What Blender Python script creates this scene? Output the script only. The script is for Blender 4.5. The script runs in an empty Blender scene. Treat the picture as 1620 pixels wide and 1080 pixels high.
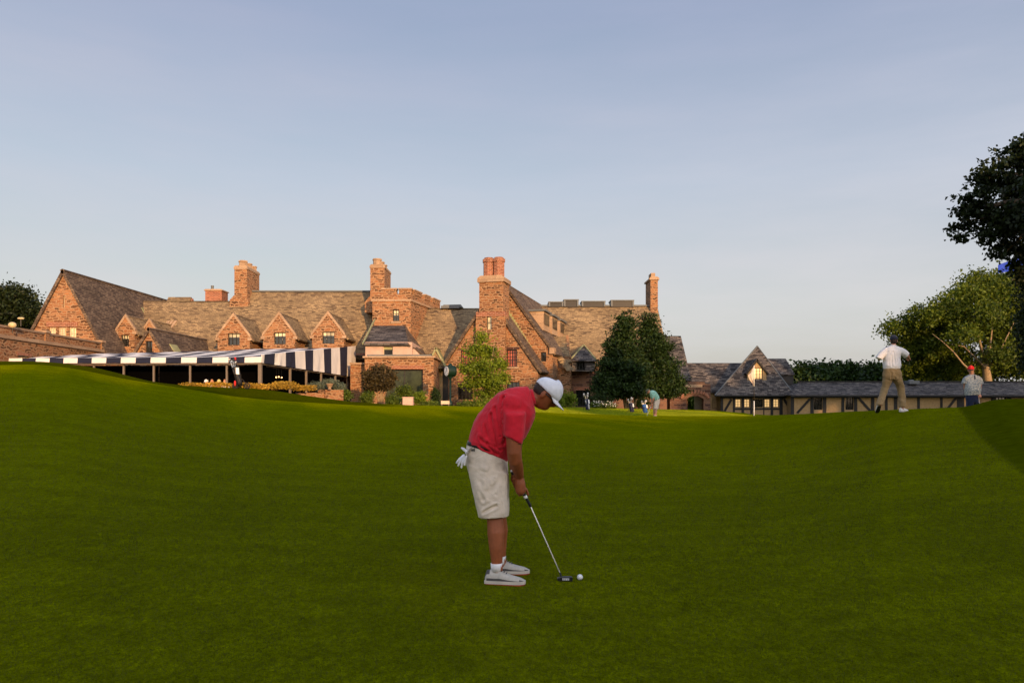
import bpy, bmesh, math, random
import numpy as np
from mathutils import Vector, Matrix, noise
random.seed(7)
V=Vector; R=math.radians
S=bpy.context.scene; COL=S.collection
F_=1200.0; HY=635.0; CZ=1.35          # focal length in photo pixels, eye-level row, camera height
def X(px,Y): return (px-810)/F_*Y
def Z(py,Y): return CZ+(HY-py)*Y/F_
def P(px,py,Y): return V((X(px,Y),Y,Z(py,Y)))
def zr(z): return z+CZ
ORG={}
def tag(o,label=None,cat=None,group=None,kind=None):
    if label: o['label']=label
    if cat: o['category']=cat
    if group: o['group']=group
    if kind: o['kind']=kind
    return o
def empty(name,loc,label=None,cat=None,group=None):
    o=bpy.data.objects.new(name,None); COL.objects.link(o); o.location=loc; o.empty_display_size=.3
    ORG[o.name]=V(loc); return tag(o,label,cat,group)
# ---------------------------------------------------------------- mesh builder
def auto_uv(me):
    uv=me.uv_layers.new(name='UVMap') if not me.uv_layers else me.uv_layers[0]
    nl=len(me.loops)
    out=np.zeros((nl,2),dtype=np.float32)
    vs=me.vertices
    for p in me.polygons:
        n=p.normal
        if abs(n.z)>.999: u=V((1,0,0)); v=V((0,1,0))
        else:
            u=V((-n.y,n.x,0)).normalized(); v=n.cross(u)
            if v.z<0: v=-v
        for li in p.loop_indices:
            c=vs[me.loops[li].vertex_index].co
            out[li]=(c.dot(u),c.dot(v))
    uv.data.foreach_set('uv',out.ravel())
class MB:
    def __init__(s,xf=None): s.v=[]; s.f=[]; s.m=[]; s.xf=xf; s.cut=[]
    def add(s,vs,fs,m=0):
        o=len(s.v)
        for a in vs:
            a=V(a); s.v.append(s.xf@a if s.xf else a)
        for f in fs: s.f.append([i+o for i in f]); s.m.append(m)
        return s
    def box(s,x0,x1,y0,y1,z0,z1,m=0):
        vs=[(x,y,z) for z in (z0,z1) for y in (y0,y1) for x in (x0,x1)]
        return s.add(vs,[(0,2,3,1),(4,5,7,6),(0,1,5,4),(2,6,7,3),(0,4,6,2),(1,3,7,5)],m)
    def prism(s,poly,axis,a,b,m=0):
        n=len(poly); vs=[]
        for t in (a,b):
            for q in poly:
                vs.append({'y':(q[0],t,q[1]),'x':(t,q[0],q[1]),'z':(q[0],q[1],t)}[axis])
        return s.add(vs,[tuple(range(n)),tuple(range(2*n-1,n-1,-1))]+[(i,(i+1)%n,n+(i+1)%n,n+i) for i in range(n)],m)
    def slab(s,p,th,m=0):
        p=[V(q) for q in p]; n=(p[1]-p[0]).cross(p[2]-p[0]).normalized()
        if n.z<0: n=-n
        k=len(p); vs=p+[q-n*th for q in p]
        return s.add(vs,[tuple(range(k)),tuple(range(2*k-1,k-1,-1))]+[(i,(i+1)%k,k+(i+1)%k,k+i) for i in range(k)],m)
    def bar(s,a,b,w,h=None,m=0,up=(0,0,1)):
        a=V(a);b=V(b);d=(b-a).normalized();up=V(up)
        if abs(d.dot(up))>.98: up=V((0,1,0))
        x=d.cross(up).normalized();y=x.cross(d); h=h or w
        vs=[q+x*i*w/2+y*j*h/2 for q in (a,b) for i,j in ((-1,-1),(1,-1),(1,1),(-1,1))]
        return s.add(vs,[(3,2,1,0),(4,5,6,7)]+[(i,(i+1)%4,4+(i+1)%4,4+i) for i in range(4)],m)
    def ring(s,pts,rad,lat=None,seg=12,m=0,caps=True):
        """lofted tube; rad = number or (lateral,other)"""
        pts=[V(p) for p in pts]; n=len(pts); R_=[r if isinstance(r,tuple) else (r,r) for r in rad]
        T=[(pts[min(i+1,n-1)]-pts[max(i-1,0)]).normalized() for i in range(n)]
        P2=[];R2=[];T2=[]
        if caps:
            for k in (.97,.8,.5):
                h=math.sqrt(1-k*k)
                # k: distance along, h: radius factor
            for k in (1,.87,.5):
                q=min(R_[0]); P2.append(pts[0]-T[0]*q*k); f=math.sqrt(max(0,1-k*k)); f=max(f,.06); R2.append((R_[0][0]*f,R_[0][1]*f)); T2.append(T[0])
        P2+=pts;R2+=R_;T2+=T
        if caps:
            for k in (.5,.87,1):
                q=min(R_[-1]); P2.append(pts[-1]+T[-1]*q*k); f=max(math.sqrt(max(0,1-k*k)),.06); R2.append((R_[-1][0]*f,R_[-1][1]*f)); T2.append(T[-1])
        vs=[]; L0=V(lat) if lat else None
        prev=None
        for p,r,t in zip(P2,R2,T2):
            if L0: L=(L0-t*L0.dot(t)).normalized()
            else:
                if prev is None:
                    a=V((0,0,1)) if abs(t.z)<.9 else V((1,0,0)); L=t.cross(a).normalized()
                else: L=(prev-t*prev.dot(t)).normalized()
                prev=L
            N=t.cross(L)
            for k in range(seg):
                a=2*math.pi*k/seg; vs.append(p+L*math.cos(a)*r[0]+N*math.sin(a)*r[1])
        fs=[]; c=len(P2)
        for i in range(c-1):
            for k in range(seg):
                fs.append((i*seg+k,i*seg+(k+1)%seg,(i+1)*seg+(k+1)%seg,(i+1)*seg+k))
        fs.append(tuple(range(seg-1,-1,-1))); fs.append(tuple((c-1)*seg+k for k in range(seg)))
        return s.add(vs,fs,m)
    def ball(s,c,r,frame=None,seg=16,rings=10,m=0,fn=None):
        c=V(c); r=(r,r,r) if not isinstance(r,tuple) else r
        A=frame or (V((1,0,0)),V((0,1,0)),V((0,0,1)))
        vs=[];
        for i in range(rings+1):
            th=math.pi*i/rings
            for k in range(seg):
                a=2*math.pi*k/seg; d=V((math.sin(th)*math.cos(a),math.sin(th)*math.sin(a),math.cos(th)))
                q=V((d.x*r[0],d.y*r[1],d.z*r[2]))
                if fn: q=fn(d,q)
                vs.append(c+A[0]*q.x+A[1]*q.y+A[2]*q.z)
        fs=[(i*seg+k,(i+1)*seg+k,(i+1)*seg+(k+1)%seg,i*seg+(k+1)%seg) for i in range(rings) for k in range(seg)]
        return s.add(vs,fs,m)
    def mesh(s,name,org):
        me=bpy.data.meshes.new(name)
        me.from_pydata([tuple(q-org) for q in s.v],[],s.f)
        me.polygons.foreach_set('material_index',s.m)
        return me
    def build(s,name,mats,parent=None,smooth=False,org=None,uv=True,weld=True):
        if not isinstance(mats,(list,tuple)): mats=[mats]
        root=parent
        while root is not None and root.parent: root=root.parent
        o_=V(org) if org is not None else (ORG[root.name] if root else V((0,0,0)))
        me=s.mesh(name,o_)
        bm=bmesh.new(); bm.from_mesh(me)
        if weld: bmesh.ops.remove_doubles(bm,verts=bm.verts,dist=1e-5)
        bmesh.ops.recalc_face_normals(bm,faces=bm.faces); bm.to_mesh(me); bm.free()
        for m in mats: me.materials.append(m)
        if s.cut:
            me=boolean(me,s.cut,o_,s.xf)
        if uv: auto_uv(me)
        me.polygons.foreach_set('use_smooth',[smooth]*len(me.polygons))
        ob=bpy.data.objects.new(name,me); COL.objects.link(ob)
        if parent: ob.parent=parent
        else:
            ob.location=o_; ORG[ob.name]=V(o_)
        return ob
def evaluated(ob,name):
    dg=bpy.context.evaluated_depsgraph_get(); dg.update()
    me=bpy.data.meshes.new_from_object(ob.evaluated_get(dg)); me.name=name; return me
def boolean(me,boxes,org,xf):
    a=bpy.data.objects.new('tmp_wall',me); COL.objects.link(a)
    c=MB(xf)
    for b in boxes: c.box(*b)
    cm=c.mesh('tmp_cut',org); b=bpy.data.objects.new('tmp_cut',cm); COL.objects.link(b)
    bm=bmesh.new(); bm.from_mesh(cm); bmesh.ops.recalc_face_normals(bm,faces=bm.faces); bm.to_mesh(cm); bm.free()
    md=a.modifiers.new('b','BOOLEAN'); md.object=b; md.operation='DIFFERENCE'; md.solver='EXACT'; md.use_self=True
    r=evaluated(a,me.name)
    bpy.data.objects.remove(a); bpy.data.objects.remove(b); bpy.data.meshes.remove(cm)
    return r
def fuse(mb,name,mat,parent,voxel,smooth_it=4,fn=None,org=None):
    """weld overlapping volumes into one continuous surface"""
    ob=mb.build(name,mat,parent,True,uv=False,weld=False,org=org)
    md=ob.modifiers.new('r','REMESH'); md.mode='VOXEL'; md.voxel_size=voxel; md.use_smooth_shade=True
    if smooth_it:
        sm=ob.modifiers.new('s','SMOOTH'); sm.iterations=smooth_it; sm.factor=.5
    me=evaluated(ob,name); old=ob.data; ob.modifiers.clear(); ob.data=me; bpy.data.meshes.remove(old)
    if fn:
        root=parent
        while root is not None and root.parent: root=root.parent
        o_=ORG[root.name] if root else V((0,0,0))
        for v in me.vertices:
            v.co+=v.normal*fn(v.co+o_)
    me.materials.clear(); me.materials.append(mat)
    me.polygons.foreach_set('use_smooth',[True]*len(me.polygons))
    return ob
# ---------------------------------------------------------------- materials
def mat(name): 
    m=bpy.data.materials.new(name); m.use_nodes=True; nt=m.node_tree
    return m,nt,nt.nodes['Principled BSDF']
def N(nt,t,**k):
    n=nt.nodes.new(t)
    for a,b in k.items():
        if a.startswith('i_'): n.inputs[int(a[2:])].default_value=b
        else: setattr(n,a,b)
    return n
def L(nt,a,b): nt.links.new(a,b)
def ramp(nt,fac,stops,interp='LINEAR'):
    r=nt.nodes.new('ShaderNodeValToRGB'); e=r.color_ramp; e.interpolation=interp
    while len(e.elements)<len(stops): e.elements.new(.5)
    for q,(p,c) in zip(e.elements,stops): q.position=p; q.color=(*c,1)
    L(nt,fac,r.inputs[0]); return r
def simple(name,c,rough=.7,var=.12,scale=8,spec=.3,metal=0,bump=0,bscale=40):
    m,nt,b=mat(name); tc=N(nt,'ShaderNodeTexCoord'); n=N(nt,'ShaderNodeTexNoise'); n.inputs['Scale'].default_value=scale; n.inputs['Detail'].default_value=4
    L(nt,tc.outputs['Object'],n.inputs['Vector'])
    r=ramp(nt,n.outputs['Fac'],[(.3,tuple(x*(1-var) for x in c)),(.7,tuple(min(1,x*(1+var)) for x in c))])
    L(nt,r.outputs[0],b.inputs['Base Color']); b.inputs['Roughness'].default_value=rough; b.inputs['Specular IOR Level'].default_value=spec; b.inputs['Metallic'].default_value=metal
    if bump:
        n2=N(nt,'ShaderNodeTexNoise'); n2.inputs['Scale'].default_value=bscale; L(nt,tc.outputs['Object'],n2.inputs['Vector'])
        bp=N(nt,'ShaderNodeBump'); bp.inputs['Strength'].default_value=bump; bp.inputs['Distance'].default_value=.01; L(nt,n2.outputs['Fac'],bp.inputs['Height']); L(nt,bp.outputs[0],b.inputs['Normal'])
    return m
def masonry(name,w,h,stops,mortar,mort=.014,dist=.05,bump=.5,rough=.85,dirt=.25,dscale=3.,squash=1.0,bd=.03):
    m,nt,b=mat(name); tc=N(nt,'ShaderNodeTexCoord')
    n=N(nt,'ShaderNodeTexNoise'); n.inputs['Scale'].default_value=dscale; n.inputs['Detail'].default_value=2; L(nt,tc.outputs['UV'],n.inputs['Vector'])
    mx=N(nt,'ShaderNodeMixRGB',blend_type='LINEAR_LIGHT'); mx.inputs[0].default_value=dist; L(nt,tc.outputs['UV'],mx.inputs[1]); L(nt,n.outputs['Color'],mx.inputs[2])
    br=N(nt,'ShaderNodeTexBrick'); br.offset=.5; br.squash=squash; br.squash_frequency=3
    for k,v in (('Color1',(0,0,0,1)),('Color2',(1,1,1,1)),('Mortar',(.5,.5,.5,1)),('Scale',1),('Mortar Size',mort),('Mortar Smooth',.3),('Bias',0),('Brick Width',w),('Row Height',h)): br.inputs[k].default_value=v
    L(nt,mx.outputs[0],br.inputs['Vector'])
    r=ramp(nt,br.outputs['Color'],stops)
    n3=N(nt,'ShaderNodeTexNoise'); n3.inputs['Scale'].default_value=.5; n3.inputs['Detail'].default_value=6; L(nt,tc.outputs['UV'],n3.inputs['Vector'])
    d=ramp(nt,n3.outputs['Fac'],[(.3,(1-dirt,)*3),(.65,(1+dirt*.3,)*3)])
    ml=N(nt,'ShaderNodeMixRGB',blend_type='MULTIPLY'); ml.inputs[0].default_value=1; L(nt,r.outputs[0],ml.inputs[1]); L(nt,d.outputs[0],ml.inputs[2])
    n4=N(nt,'ShaderNodeTexNoise'); n4.inputs['Scale'].default_value=14; n4.inputs['Detail'].default_value=5; L(nt,tc.outputs['UV'],n4.inputs['Vector'])
    d4=ramp(nt,n4.outputs['Fac'],[(.3,(.7,)*3),(.7,(1.25,)*3)])
    m4=N(nt,'ShaderNodeMixRGB',blend_type='MULTIPLY'); m4.inputs[0].default_value=.7; L(nt,ml.outputs[0],m4.inputs[1]); L(nt,d4.outputs[0],m4.inputs[2])
    mm=N(nt,'ShaderNodeMixRGB'); L(nt,br.outputs['Fac'],mm.inputs[0]); L(nt,m4.outputs[0],mm.inputs[1]); mm.inputs[2].default_value=(*mortar,1)
    L(nt,mm.outputs[0],b.inputs['Base Color']); b.inputs['Roughness'].default_value=rough; b.inputs['Specular IOR Level'].default_value=.2
    inv=N(nt,'ShaderNodeMath',operation='SUBTRACT'); inv.inputs[0].default_value=1; L(nt,br.outputs['Fac'],inv.inputs[1])
    ad=N(nt,'ShaderNodeMath',operation='MULTIPLY_ADD'); L(nt,n4.outputs['Fac'],ad.inputs[0]); ad.inputs[1].default_value=.6; L(nt,inv.outputs[0],ad.inputs[2])
    ad2=N(nt,'ShaderNodeMath',operation='MULTIPLY_ADD'); L(nt,br.outputs['Color'],ad2.inputs[0]); ad2.inputs[1].default_value=.7; L(nt,ad.outputs[0],ad2.inputs[2])
    bp=N(nt,'ShaderNodeBump'); bp.inputs['Strength'].default_value=bump; bp.inputs['Distance'].default_value=bd; L(nt,ad2.outputs[0],bp.inputs['Height']); L(nt,bp.outputs[0],b.inputs['Normal'])
    return m
def foliage(name,dark,light,trans=.25,nscale=.6):
    m,nt,b=mat(name); g=N(nt,'ShaderNodeNewGeometry'); tc=N(nt,'ShaderNodeTexCoord')
    n=N(nt,'ShaderNodeTexNoise'); n.inputs['Scale'].default_value=nscale; n.inputs['Detail'].default_value=3; L(nt,tc.outputs['Object'],n.inputs['Vector'])
    a=N(nt,'ShaderNodeMath',operation='MULTIPLY_ADD'); L(nt,g.outputs['Random Per Island'],a.inputs[0]); a.inputs[1].default_value=.6
    s=N(nt,'ShaderNodeMath',operation='MULTIPLY_ADD'); L(nt,n.outputs['Fac'],s.inputs[0]); s.inputs[1].default_value=1.; s.inputs[2].default_value=-.3; L(nt,s.outputs[0],a.inputs[2])
    r=ramp(nt,a.outputs[0],[(.1,dark),(.9,light)])
    L(nt,r.outputs[0],b.inputs['Base Color']); b.inputs['Roughness'].default_value=.55; b.inputs['Specular IOR Level'].default_value=.25
    t=N(nt,'ShaderNodeBsdfTranslucent'); L(nt,r.outputs[0],t.inputs[0]); mx=N(nt,'ShaderNodeMixShader'); mx.inputs[0].default_value=trans
    L(nt,b.outputs[0],mx.inputs[1]); L(nt,t.outputs[0],mx.inputs[2]); L(nt,mx.outputs[0],nt.nodes['Material Output'].inputs[0])
    return m
M={}
M['stone']=masonry('rubble_stone',.30,.15,[(0,(.08,.040,.020)),(.25,(.16,.078,.036)),(.5,(.29,.125,.052)),(.75,(.37,.18,.08)),(.9,(.24,.10,.045)),(1,(.13,.062,.03))],(.34,.205,.11),.03,.2,.8,dscale=2.2,squash=1.7)
M['rstone']=masonry('red_brown_stone',.5,.19,[(0,(.05,.025,.02)),(.4,(.15,.07,.045)),(.8,(.22,.12,.07)),(1,(.09,.05,.035))],(.16,.1,.07),.025,.12,.5)
M['brick']=masonry('red_brick',.23,.09,[(0,(.17,.055,.028)),(.5,(.27,.09,.045)),(1,(.34,.13,.07))],(.4,.25,.17),.012,.01,.3)
M['coping']=masonry('buff_coping_stone',1.1,.6,[(0,(.33,.215,.13)),(1,(.43,.30,.19))],(.25,.17,.11),.02,.02,.3)
M['render']=simple('pink_roughcast',(.46,.32,.25),.9,.12,3,bump=.4)
M['slate']=masonry('brown_slate',.25,.12,[(0,(.10,.068,.04)),(.14,(.19,.132,.074)),(.45,(.275,.197,.105)),(.75,(.335,.24,.125)),(1,(.40,.285,.145))],(.12,.08,.044),.014,.02,.7,dirt=.35,squash=1.4)
M['slate2']=masonry('grey_slate',.4,.19,[(0,(.02,.018,.018)),(.2,(.05,.045,.043)),(.55,(.095,.086,.08)),(1,(.19,.165,.14))],(.014,.012,.011),.016,.02,.7,dirt=.3,squash=1.4)
M['slate3']=masonry('dark_slate',.3,.13,[(0,(.075,.052,.036)),(.5,(.145,.102,.068)),(1,(.20,.145,.095))],(.03,.022,.018),.012,.02,.6,dirt=.3)
M['verdigris']=simple('verdigris_copper',(.27,.27,.13),.6,.25,2)
M['frame']=simple('dark_bronze_frame',(.02,.018,.015),.5)
M['cframe']=simple('cream_frame',(.55,.45,.32),.6)
M['lead']=simple('grey_lead',(.12,.13,.13),.6)
M['timber']=simple('dark_stained_timber',(.018,.018,.017),.7,.3,6)
M['plaster']=simple('tan_plaster',(.32,.22,.105),.9,.14,5,bump=.5,bscale=20)
def glass(name,c,rough=.08):
    m,nt,b=mat(name); b.inputs['Base Color'].default_value=(*c,1); b.inputs['Roughness'].default_value=rough; b.inputs['Specular IOR Level'].default_value=.6
    tc=N(nt,'ShaderNodeTexCoord'); n=N(nt,'ShaderNodeTexNoise'); n.inputs['Scale'].default_value=2.5; L(nt,tc.outputs['Object'],n.inputs['Vector'])
    r=ramp(nt,n.outputs['Fac'],[(.35,tuple(x*.55 for x in c)),(.62,tuple(min(1,x*1.2) for x in c))]); L(nt,r.outputs[0],b.inputs['Base Color'])
    bp=N(nt,'ShaderNodeBump'); bp.inputs['Strength'].default_value=.05; L(nt,n.outputs['Fac'],bp.inputs['Height']); L(nt,bp.outputs[0],b.inputs['Normal'])
    return m
M['glass']=glass('dark_glass',(.012,.013,.012))
M['blind']=glass('pale_blind_glass',(.62,.56,.36),.25)
M['redglass']=glass('red_curtain_glass',(.42,.10,.05),.3)
M['greenglass']=glass('green_tint_glass',(.035,.045,.02),.2)
def litglass():
    m,nt,b=mat('warm_glow_glass'); b.inputs['Base Color'].default_value=(.5,.33,.14,1); b.inputs['Roughness'].default_value=.2
    b.inputs['Emission Color'].default_value=(1,.62,.25,1); b.inputs['Emission Strength'].default_value=.35; return m  # warm pane colour with a faint emission
M['lit']=litglass()
mb_,_nt,_b=mat('glowing_bulb'); _b.inputs['Emission Color'].default_value=(1,.45,.12,1); _b.inputs['Emission Strength'].default_value=2.5; M['bulb']=mb_
M['navy']=simple('navy_canvas',(.014,.016,.034),.8,.15,3); M['white']=simple('white_canvas',(.74,.70,.64),.85,.06,2)
M['post']=simple('grey_painted_post',(.16,.13,.10),.5); M['shadeblack']=simple('black_shade_panel',(.002,.002,.002),1,spec=0)
M['paving']=masonry('terrace_paving',.6,.6,[(0,(.2,.16,.12)),(1,(.32,.26,.2))],(.15,.12,.1))
M['bark']=simple('brown_bark',(.11,.075,.045),.9,.35,6,bump=.6,bscale=12); M['palebark']=simple('pale_bark',(.26,.19,.11),.9,.3,6,bump=.5,bscale=12)
M['black']=simple('black_plastic',(.012,.012,.013),.45); M['steel']=simple('polished_steel',(.75,.73,.70),.22,.05,metal=1)
M['whitep']=simple('white_plastic',(.78,.78,.76),.4,.03)
M['leaf_dark']=foliage('dark_evergreen_leaf',(.006,.016,.003),(.036,.070,.010),.2,1.)
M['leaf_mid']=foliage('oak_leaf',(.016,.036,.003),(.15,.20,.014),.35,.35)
M['leaf_bright']=foliage('spring_green_leaf',(.055,.095,.006),(.25,.33,.02),.35,1.2)
M['leaf_plum']=foliage('bronze_plum_leaf',(.022,.017,.008),(.10,.075,.025),.2,1.5)
M['leaf_gold']=foliage('sunlit_yellow_flower_leaf',(.16,.11,.01),(.70,.42,.05),.3,1.5)  # flower yellow, brightened to carry the low sun on the hedge
M['leaf_blue']=foliage('blue_juniper_needles',(.05,.07,.05),(.19,.23,.15),.2,2)
M['leaf_hedge']=foliage('hedge_leaf',(.028,.055,.005),(.13,.18,.018),.25,1.5)
M['leaf_shadow']=foliage('shaded_oak_leaf',(.006,.011,.003),(.028,.044,.008),.2,1.)  # oak leaf darkened so these crowns read as shaded
M['petal']=simple('white_petals',(.6,.58,.5),.8)
M['blade']=foliage('sunlit_grass_blade',(.20,.26,.002),(.36,.42,.006),.45,.4)  # paler than real grass, low sunlight put into the blade colour
M['turf']=foliage('mown_turf_blade',(.022,.028,.0002),(.094,.104,.0003),.12,1.2)
M['leaf_hedge2']=foliage('dark_background_leaf',(.010,.026,.004),(.045,.085,.010),.2,.2)
M['clockgreen']=simple('dark_green_enamel',(.006,.022,.014),.4); M['pinkbox']=simple('pale_pink_box',(.55,.36,.29),.7,.15,9)
M['flagw']=simple('pale_flag_cloth',(.6,.5,.4),.8); M['blue']=simple('bright_blue_cloth',(.01,.05,.45),.7); M['lampglobe']=simple('yellowed_globe_glass',(.5,.4,.2),.25)
M['redcloth']=simple('red_cloth',(.45,.02,.02),.8); M['navybag']=simple('navy_nylon',(.015,.02,.05),.6); M['whitebag']=simple('white_nylon',(.5,.48,.44),.6); M['bluebag']=simple('blue_nylon',(.02,.09,.30),.6)
# ---------------------------------------------------------------- terrain
def smooth_table(tab,idx,w=14):
    px=np.arange(-2400,4200,5.0); t=sorted(tab); v=np.interp(px,[a[0] for a in t],[a[idx] for a in t])
    k=np.exp(-.5*(np.arange(-12,13)*5/w)**2); k/=k.sum(); vp=np.pad(v,12,mode='edge'); return px,np.convolve(vp,k,'valid')
CREST=[(-700,26,600),(-300,26,585),(0,26,577.5),(60,26,576),(120,26,583),(200,27,600),(250,27.5,607.5),(313,28.7,617.5),(365,29.8,626.5),(413,31.2,631.5),(470,32,635.5),(560,33,640.5),(650,34,644),(800,35,649),(900,36,654),(1000,36.5,657),(1100,36,658),(1190,33.5,657.5),(1250,29,655.5),(1340,23.5,651),(1400,20,648.6),(1440,19,647),(1500,18.5,644.6),(1560,18,642.6),(1620,17.5,641),(2000,17,640),(2600,17,650)]
MID=[(-700,28,602),(0,28,577.5),(200,28.7,599),(300,30,614.5),(400,32.7,627),(560,35,641),(700,37,647),(850,38,654),(950,38.5,660),(1030,38.7,661.5),(1190,37.5,663),(1250,33,664),(1340,29,664),(1400,27,664),(1500,24.5,664),(1620,24,664),(2600,24,664)]
BANK=[(-700,31,600),(0,31,571.5),(60,31,571.5),(100,31,574.5),(150,31.5,581),(200,32,593.5),(230,32.5,602),(260,33.5,606.5),(300,35,610.5),(350,35.3,612.5),(400,35.5,614),(440,35.8,618.5),(480,36.5,625),(560,39,636),(650,42,641),(750,44,643),(820,45,644),(900,50,645.5),(1000,52,648),(1120,56,650.5),(1190,62,656.5),(1250,68,661),(1620,68,661),(2600,68,661)]
TAB={}
for nm,t in (('c',CREST),('m',MID),('b',BANK)):
    TAB[nm]=(smooth_table(t,1),smooth_table(t,2))
def ctl(px):
    r=[]
    for nm in 'cmb':
        (a,b),(c,d)=TAB[nm]; Yv=np.interp(px,a,b); yv=np.interp(px,c,d); r.append((float(Yv),float(Z(yv,Yv))))
    return r
def col_height(px,Y,c=None):
    (Yc,zc),(Ym,zm),(Yb,zb)=c or ctl(px); z0=-.01
    if Y<=Yc:
        s=max(0,(Y-.5)/(Yc-.5)); return z0+(zc-z0)*s**1.6
    Ye=Yb+2.2; w=min(1,max(0,(640-px)/60)); ze=zb*(1-w)+min(zb,CZ-.2)*w
    pts=[(Yc,zc),(Ym,zm),(Yb,zb),(Ye,ze),(95,min(ze,CZ-1.6) if px>1180 else ze-.3),(700,-4)]
    for (a,za),(b,zb_) in zip(pts,pts[1:]):
        if Y<=b:
            s=(Y-a)/(b-a); s=s*s*(3-2*s); return za+(zb_-za)*s
    return -4
def gz(x,y):
    if y<.6: return -.01
    return col_height(810+F_*x/y,y)
def build_ground():
    pxs=list(np.arange(-60,1690,5.0)); e=[];p=1690
    st=8
    while p<9000: e.append(p); p+=st; st*=1.3
    l=[];p=-62;st=8
    while p>-7500: l.append(p); p-=st; st*=1.3
    pxs=sorted(l)+pxs+e; nc=len(pxs)
    vs=[];rough=[];row_green=0
    CT=[ctl(p) for p in pxs]
    rows=[]
    n1=70
    for i in range(n1+1): rows.append(('a',(i/n1)**1.5))
    for i in range(1,9): rows.append(('b',i/8))
    for i in range(1,13): rows.append(('c',i/12))
    for i in range(1,5): rows.append(('d',i/4))
    for i in range(1,22): rows.append(('e',(i/21)**2))
    for kind,s in rows:
        for px,c in zip(pxs,CT):
            (Yc,_),(Ym,_),(Yb,_)=c; Ye=Yb+2.2
            Y={'a':.6+(Yc-.6)*s,'b':Yc+(Ym-Yc)*s,'c':Ym+(Yb-Ym)*s,'d':Yb+2.2*s,'e':Ye+(700-Ye)*s}[kind]
            z=col_height(px,Y,c); py=HY-(z-CZ)*F_/Y
            lim=np.interp(py,[600,645,690,735,760,820],[1500,1516,1549,1600,1632,1720])
            if px>lim and kind!='e': u_=min(1,(px-lim)/70); z+=.16*u_*u_*(3-2*u_)*Y/18
            vs.append((X(px,Y),Y,z))
            rough.append(max(min(1,max(0,(px-lim)/5+.5)),min(1,max(0,(660-px)/60)) if (kind!='a') else 0))
    def mk(name,r0,r1,m):
        fs=[(r*nc+k,r*nc+k+1,(r+1)*nc+k+1,(r+1)*nc+k) for r in range(r0,r1) for k in range(nc-1)]
        base=r0*nc; v=vs[base:(r1+1)*nc]
        me=bpy.data.meshes.new(name); me.from_pydata(v,[],[tuple(i-base for i in f) for f in fs]); me.materials.append(m)
        a=me.attributes.new('rough','FLOAT','POINT'); a.data.foreach_set('value',rough[base:(r1+1)*nc])
        me.polygons.foreach_set('use_smooth',[True]*len(me.polygons))
        o=bpy.data.objects.new(name,me); COL.objects.link(o); tag(o,kind='structure'); return o
    mk('putting_green',0,n1,M['green']); mk('lawn',n1,len(rows)-1,M['lawn'])
    b=MB().box(-700,700,-600,.9,-.6,-.05); o=b.build('ground',M['lawn']); tag(o,kind='structure')
def grassmat(name,dark,light,roughc,big=.35):
    m,nt,b=mat(name); tc=N(nt,'ShaderNodeTexCoord')
    def nz(sc,det=5,mp=None):
        n=N(nt,'ShaderNodeTexNoise'); n.inputs['Scale'].default_value=sc; n.inputs['Detail'].default_value=det
        if mp:
            q=N(nt,'ShaderNodeMapping'); q.inputs['Scale'].default_value=mp; L(nt,tc.outputs['Object'],q.inputs[0]); L(nt,q.outputs[0],n.inputs['Vector'])
        else: L(nt,tc.outputs['Object'],n.inputs['Vector'])
        return n
    n1=nz(big,6,(1,.5,1)); n2=nz(9,8,(1,.6,1)); n3=nz(90,4)
    r=ramp(nt,n1.outputs['Fac'],[(.3,dark),(.7,light)])
    def mul(src,n,lo,hi,a=.35,b_=.65,f=1):
        q=ramp(nt,n.outputs['Fac'],[(a,(lo,)*3),(b_,(hi,)*3)]); x=N(nt,'ShaderNodeMixRGB',blend_type='MULTIPLY'); x.inputs[0].default_value=f; L(nt,src,x.inputs[1]); L(nt,q.outputs[0],x.inputs[2]); return x.outputs[0]
    c=mul(r.outputs[0],n2,.82,1.18); c=mul(c,n3,.5,1.5,.3,.7); n6=nz(28,6,(1,.7,1)); c=mul(c,n6,.72,1.28,.38,.62)
    n5=nz(1.6,5,(.6,1.6,1)); c=mul(c,n5,.86,1.10,.42,.58)
    at=N(nt,'ShaderNodeAttribute'); at.attribute_name='rough'
    sh_=N(nt,'ShaderNodeMapRange'); L(nt,at.outputs['Fac'],sh_.inputs['Value']); sh_.inputs['To Min'].default_value=.19; sh_.inputs['To Max'].default_value=.07; L(nt,sh_.outputs[0],b.inputs['Sheen Weight'])
    n4=nz(5,6); rc=ramp(nt,n4.outputs['Fac'],[(.3,tuple(x*.7 for x in roughc)),(.7,tuple(x*1.3 for x in roughc))])
    mx=N(nt,'ShaderNodeMixRGB'); L(nt,at.outputs['Fac'],mx.inputs[0]); L(nt,c,mx.inputs[1]); L(nt,rc.outputs[0],mx.inputs[2])
    L(nt,mx.outputs[0],b.inputs['Base Color']); b.inputs['Roughness'].default_value=.9; b.inputs['Specular IOR Level'].default_value=0
    b.inputs['Sheen Roughness'].default_value=.5; b.inputs['Sheen Tint'].default_value=(.46,.58,.0,1)
    ad=N(nt,'ShaderNodeMath',operation='ADD'); L(nt,n3.outputs['Fac'],ad.inputs[0]); L(nt,n2.outputs['Fac'],ad.inputs[1])
    bp=N(nt,'ShaderNodeBump'); bp.inputs['Strength'].default_value=1.; bp.inputs['Distance'].default_value=.02; L(nt,ad.outputs[0],bp.inputs['Height']); L(nt,bp.outputs[0],b.inputs['Normal'])
    return m
M['green']=grassmat('mown_green_grass',(.066,.077,.0002),(.090,.104,.0002),(.042,.054,.0005))
M['lawn']=grassmat('rough_lawn_grass',(.060,.079,.0005),(.084,.104,.0006),(.017,.026,.0005))
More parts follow.
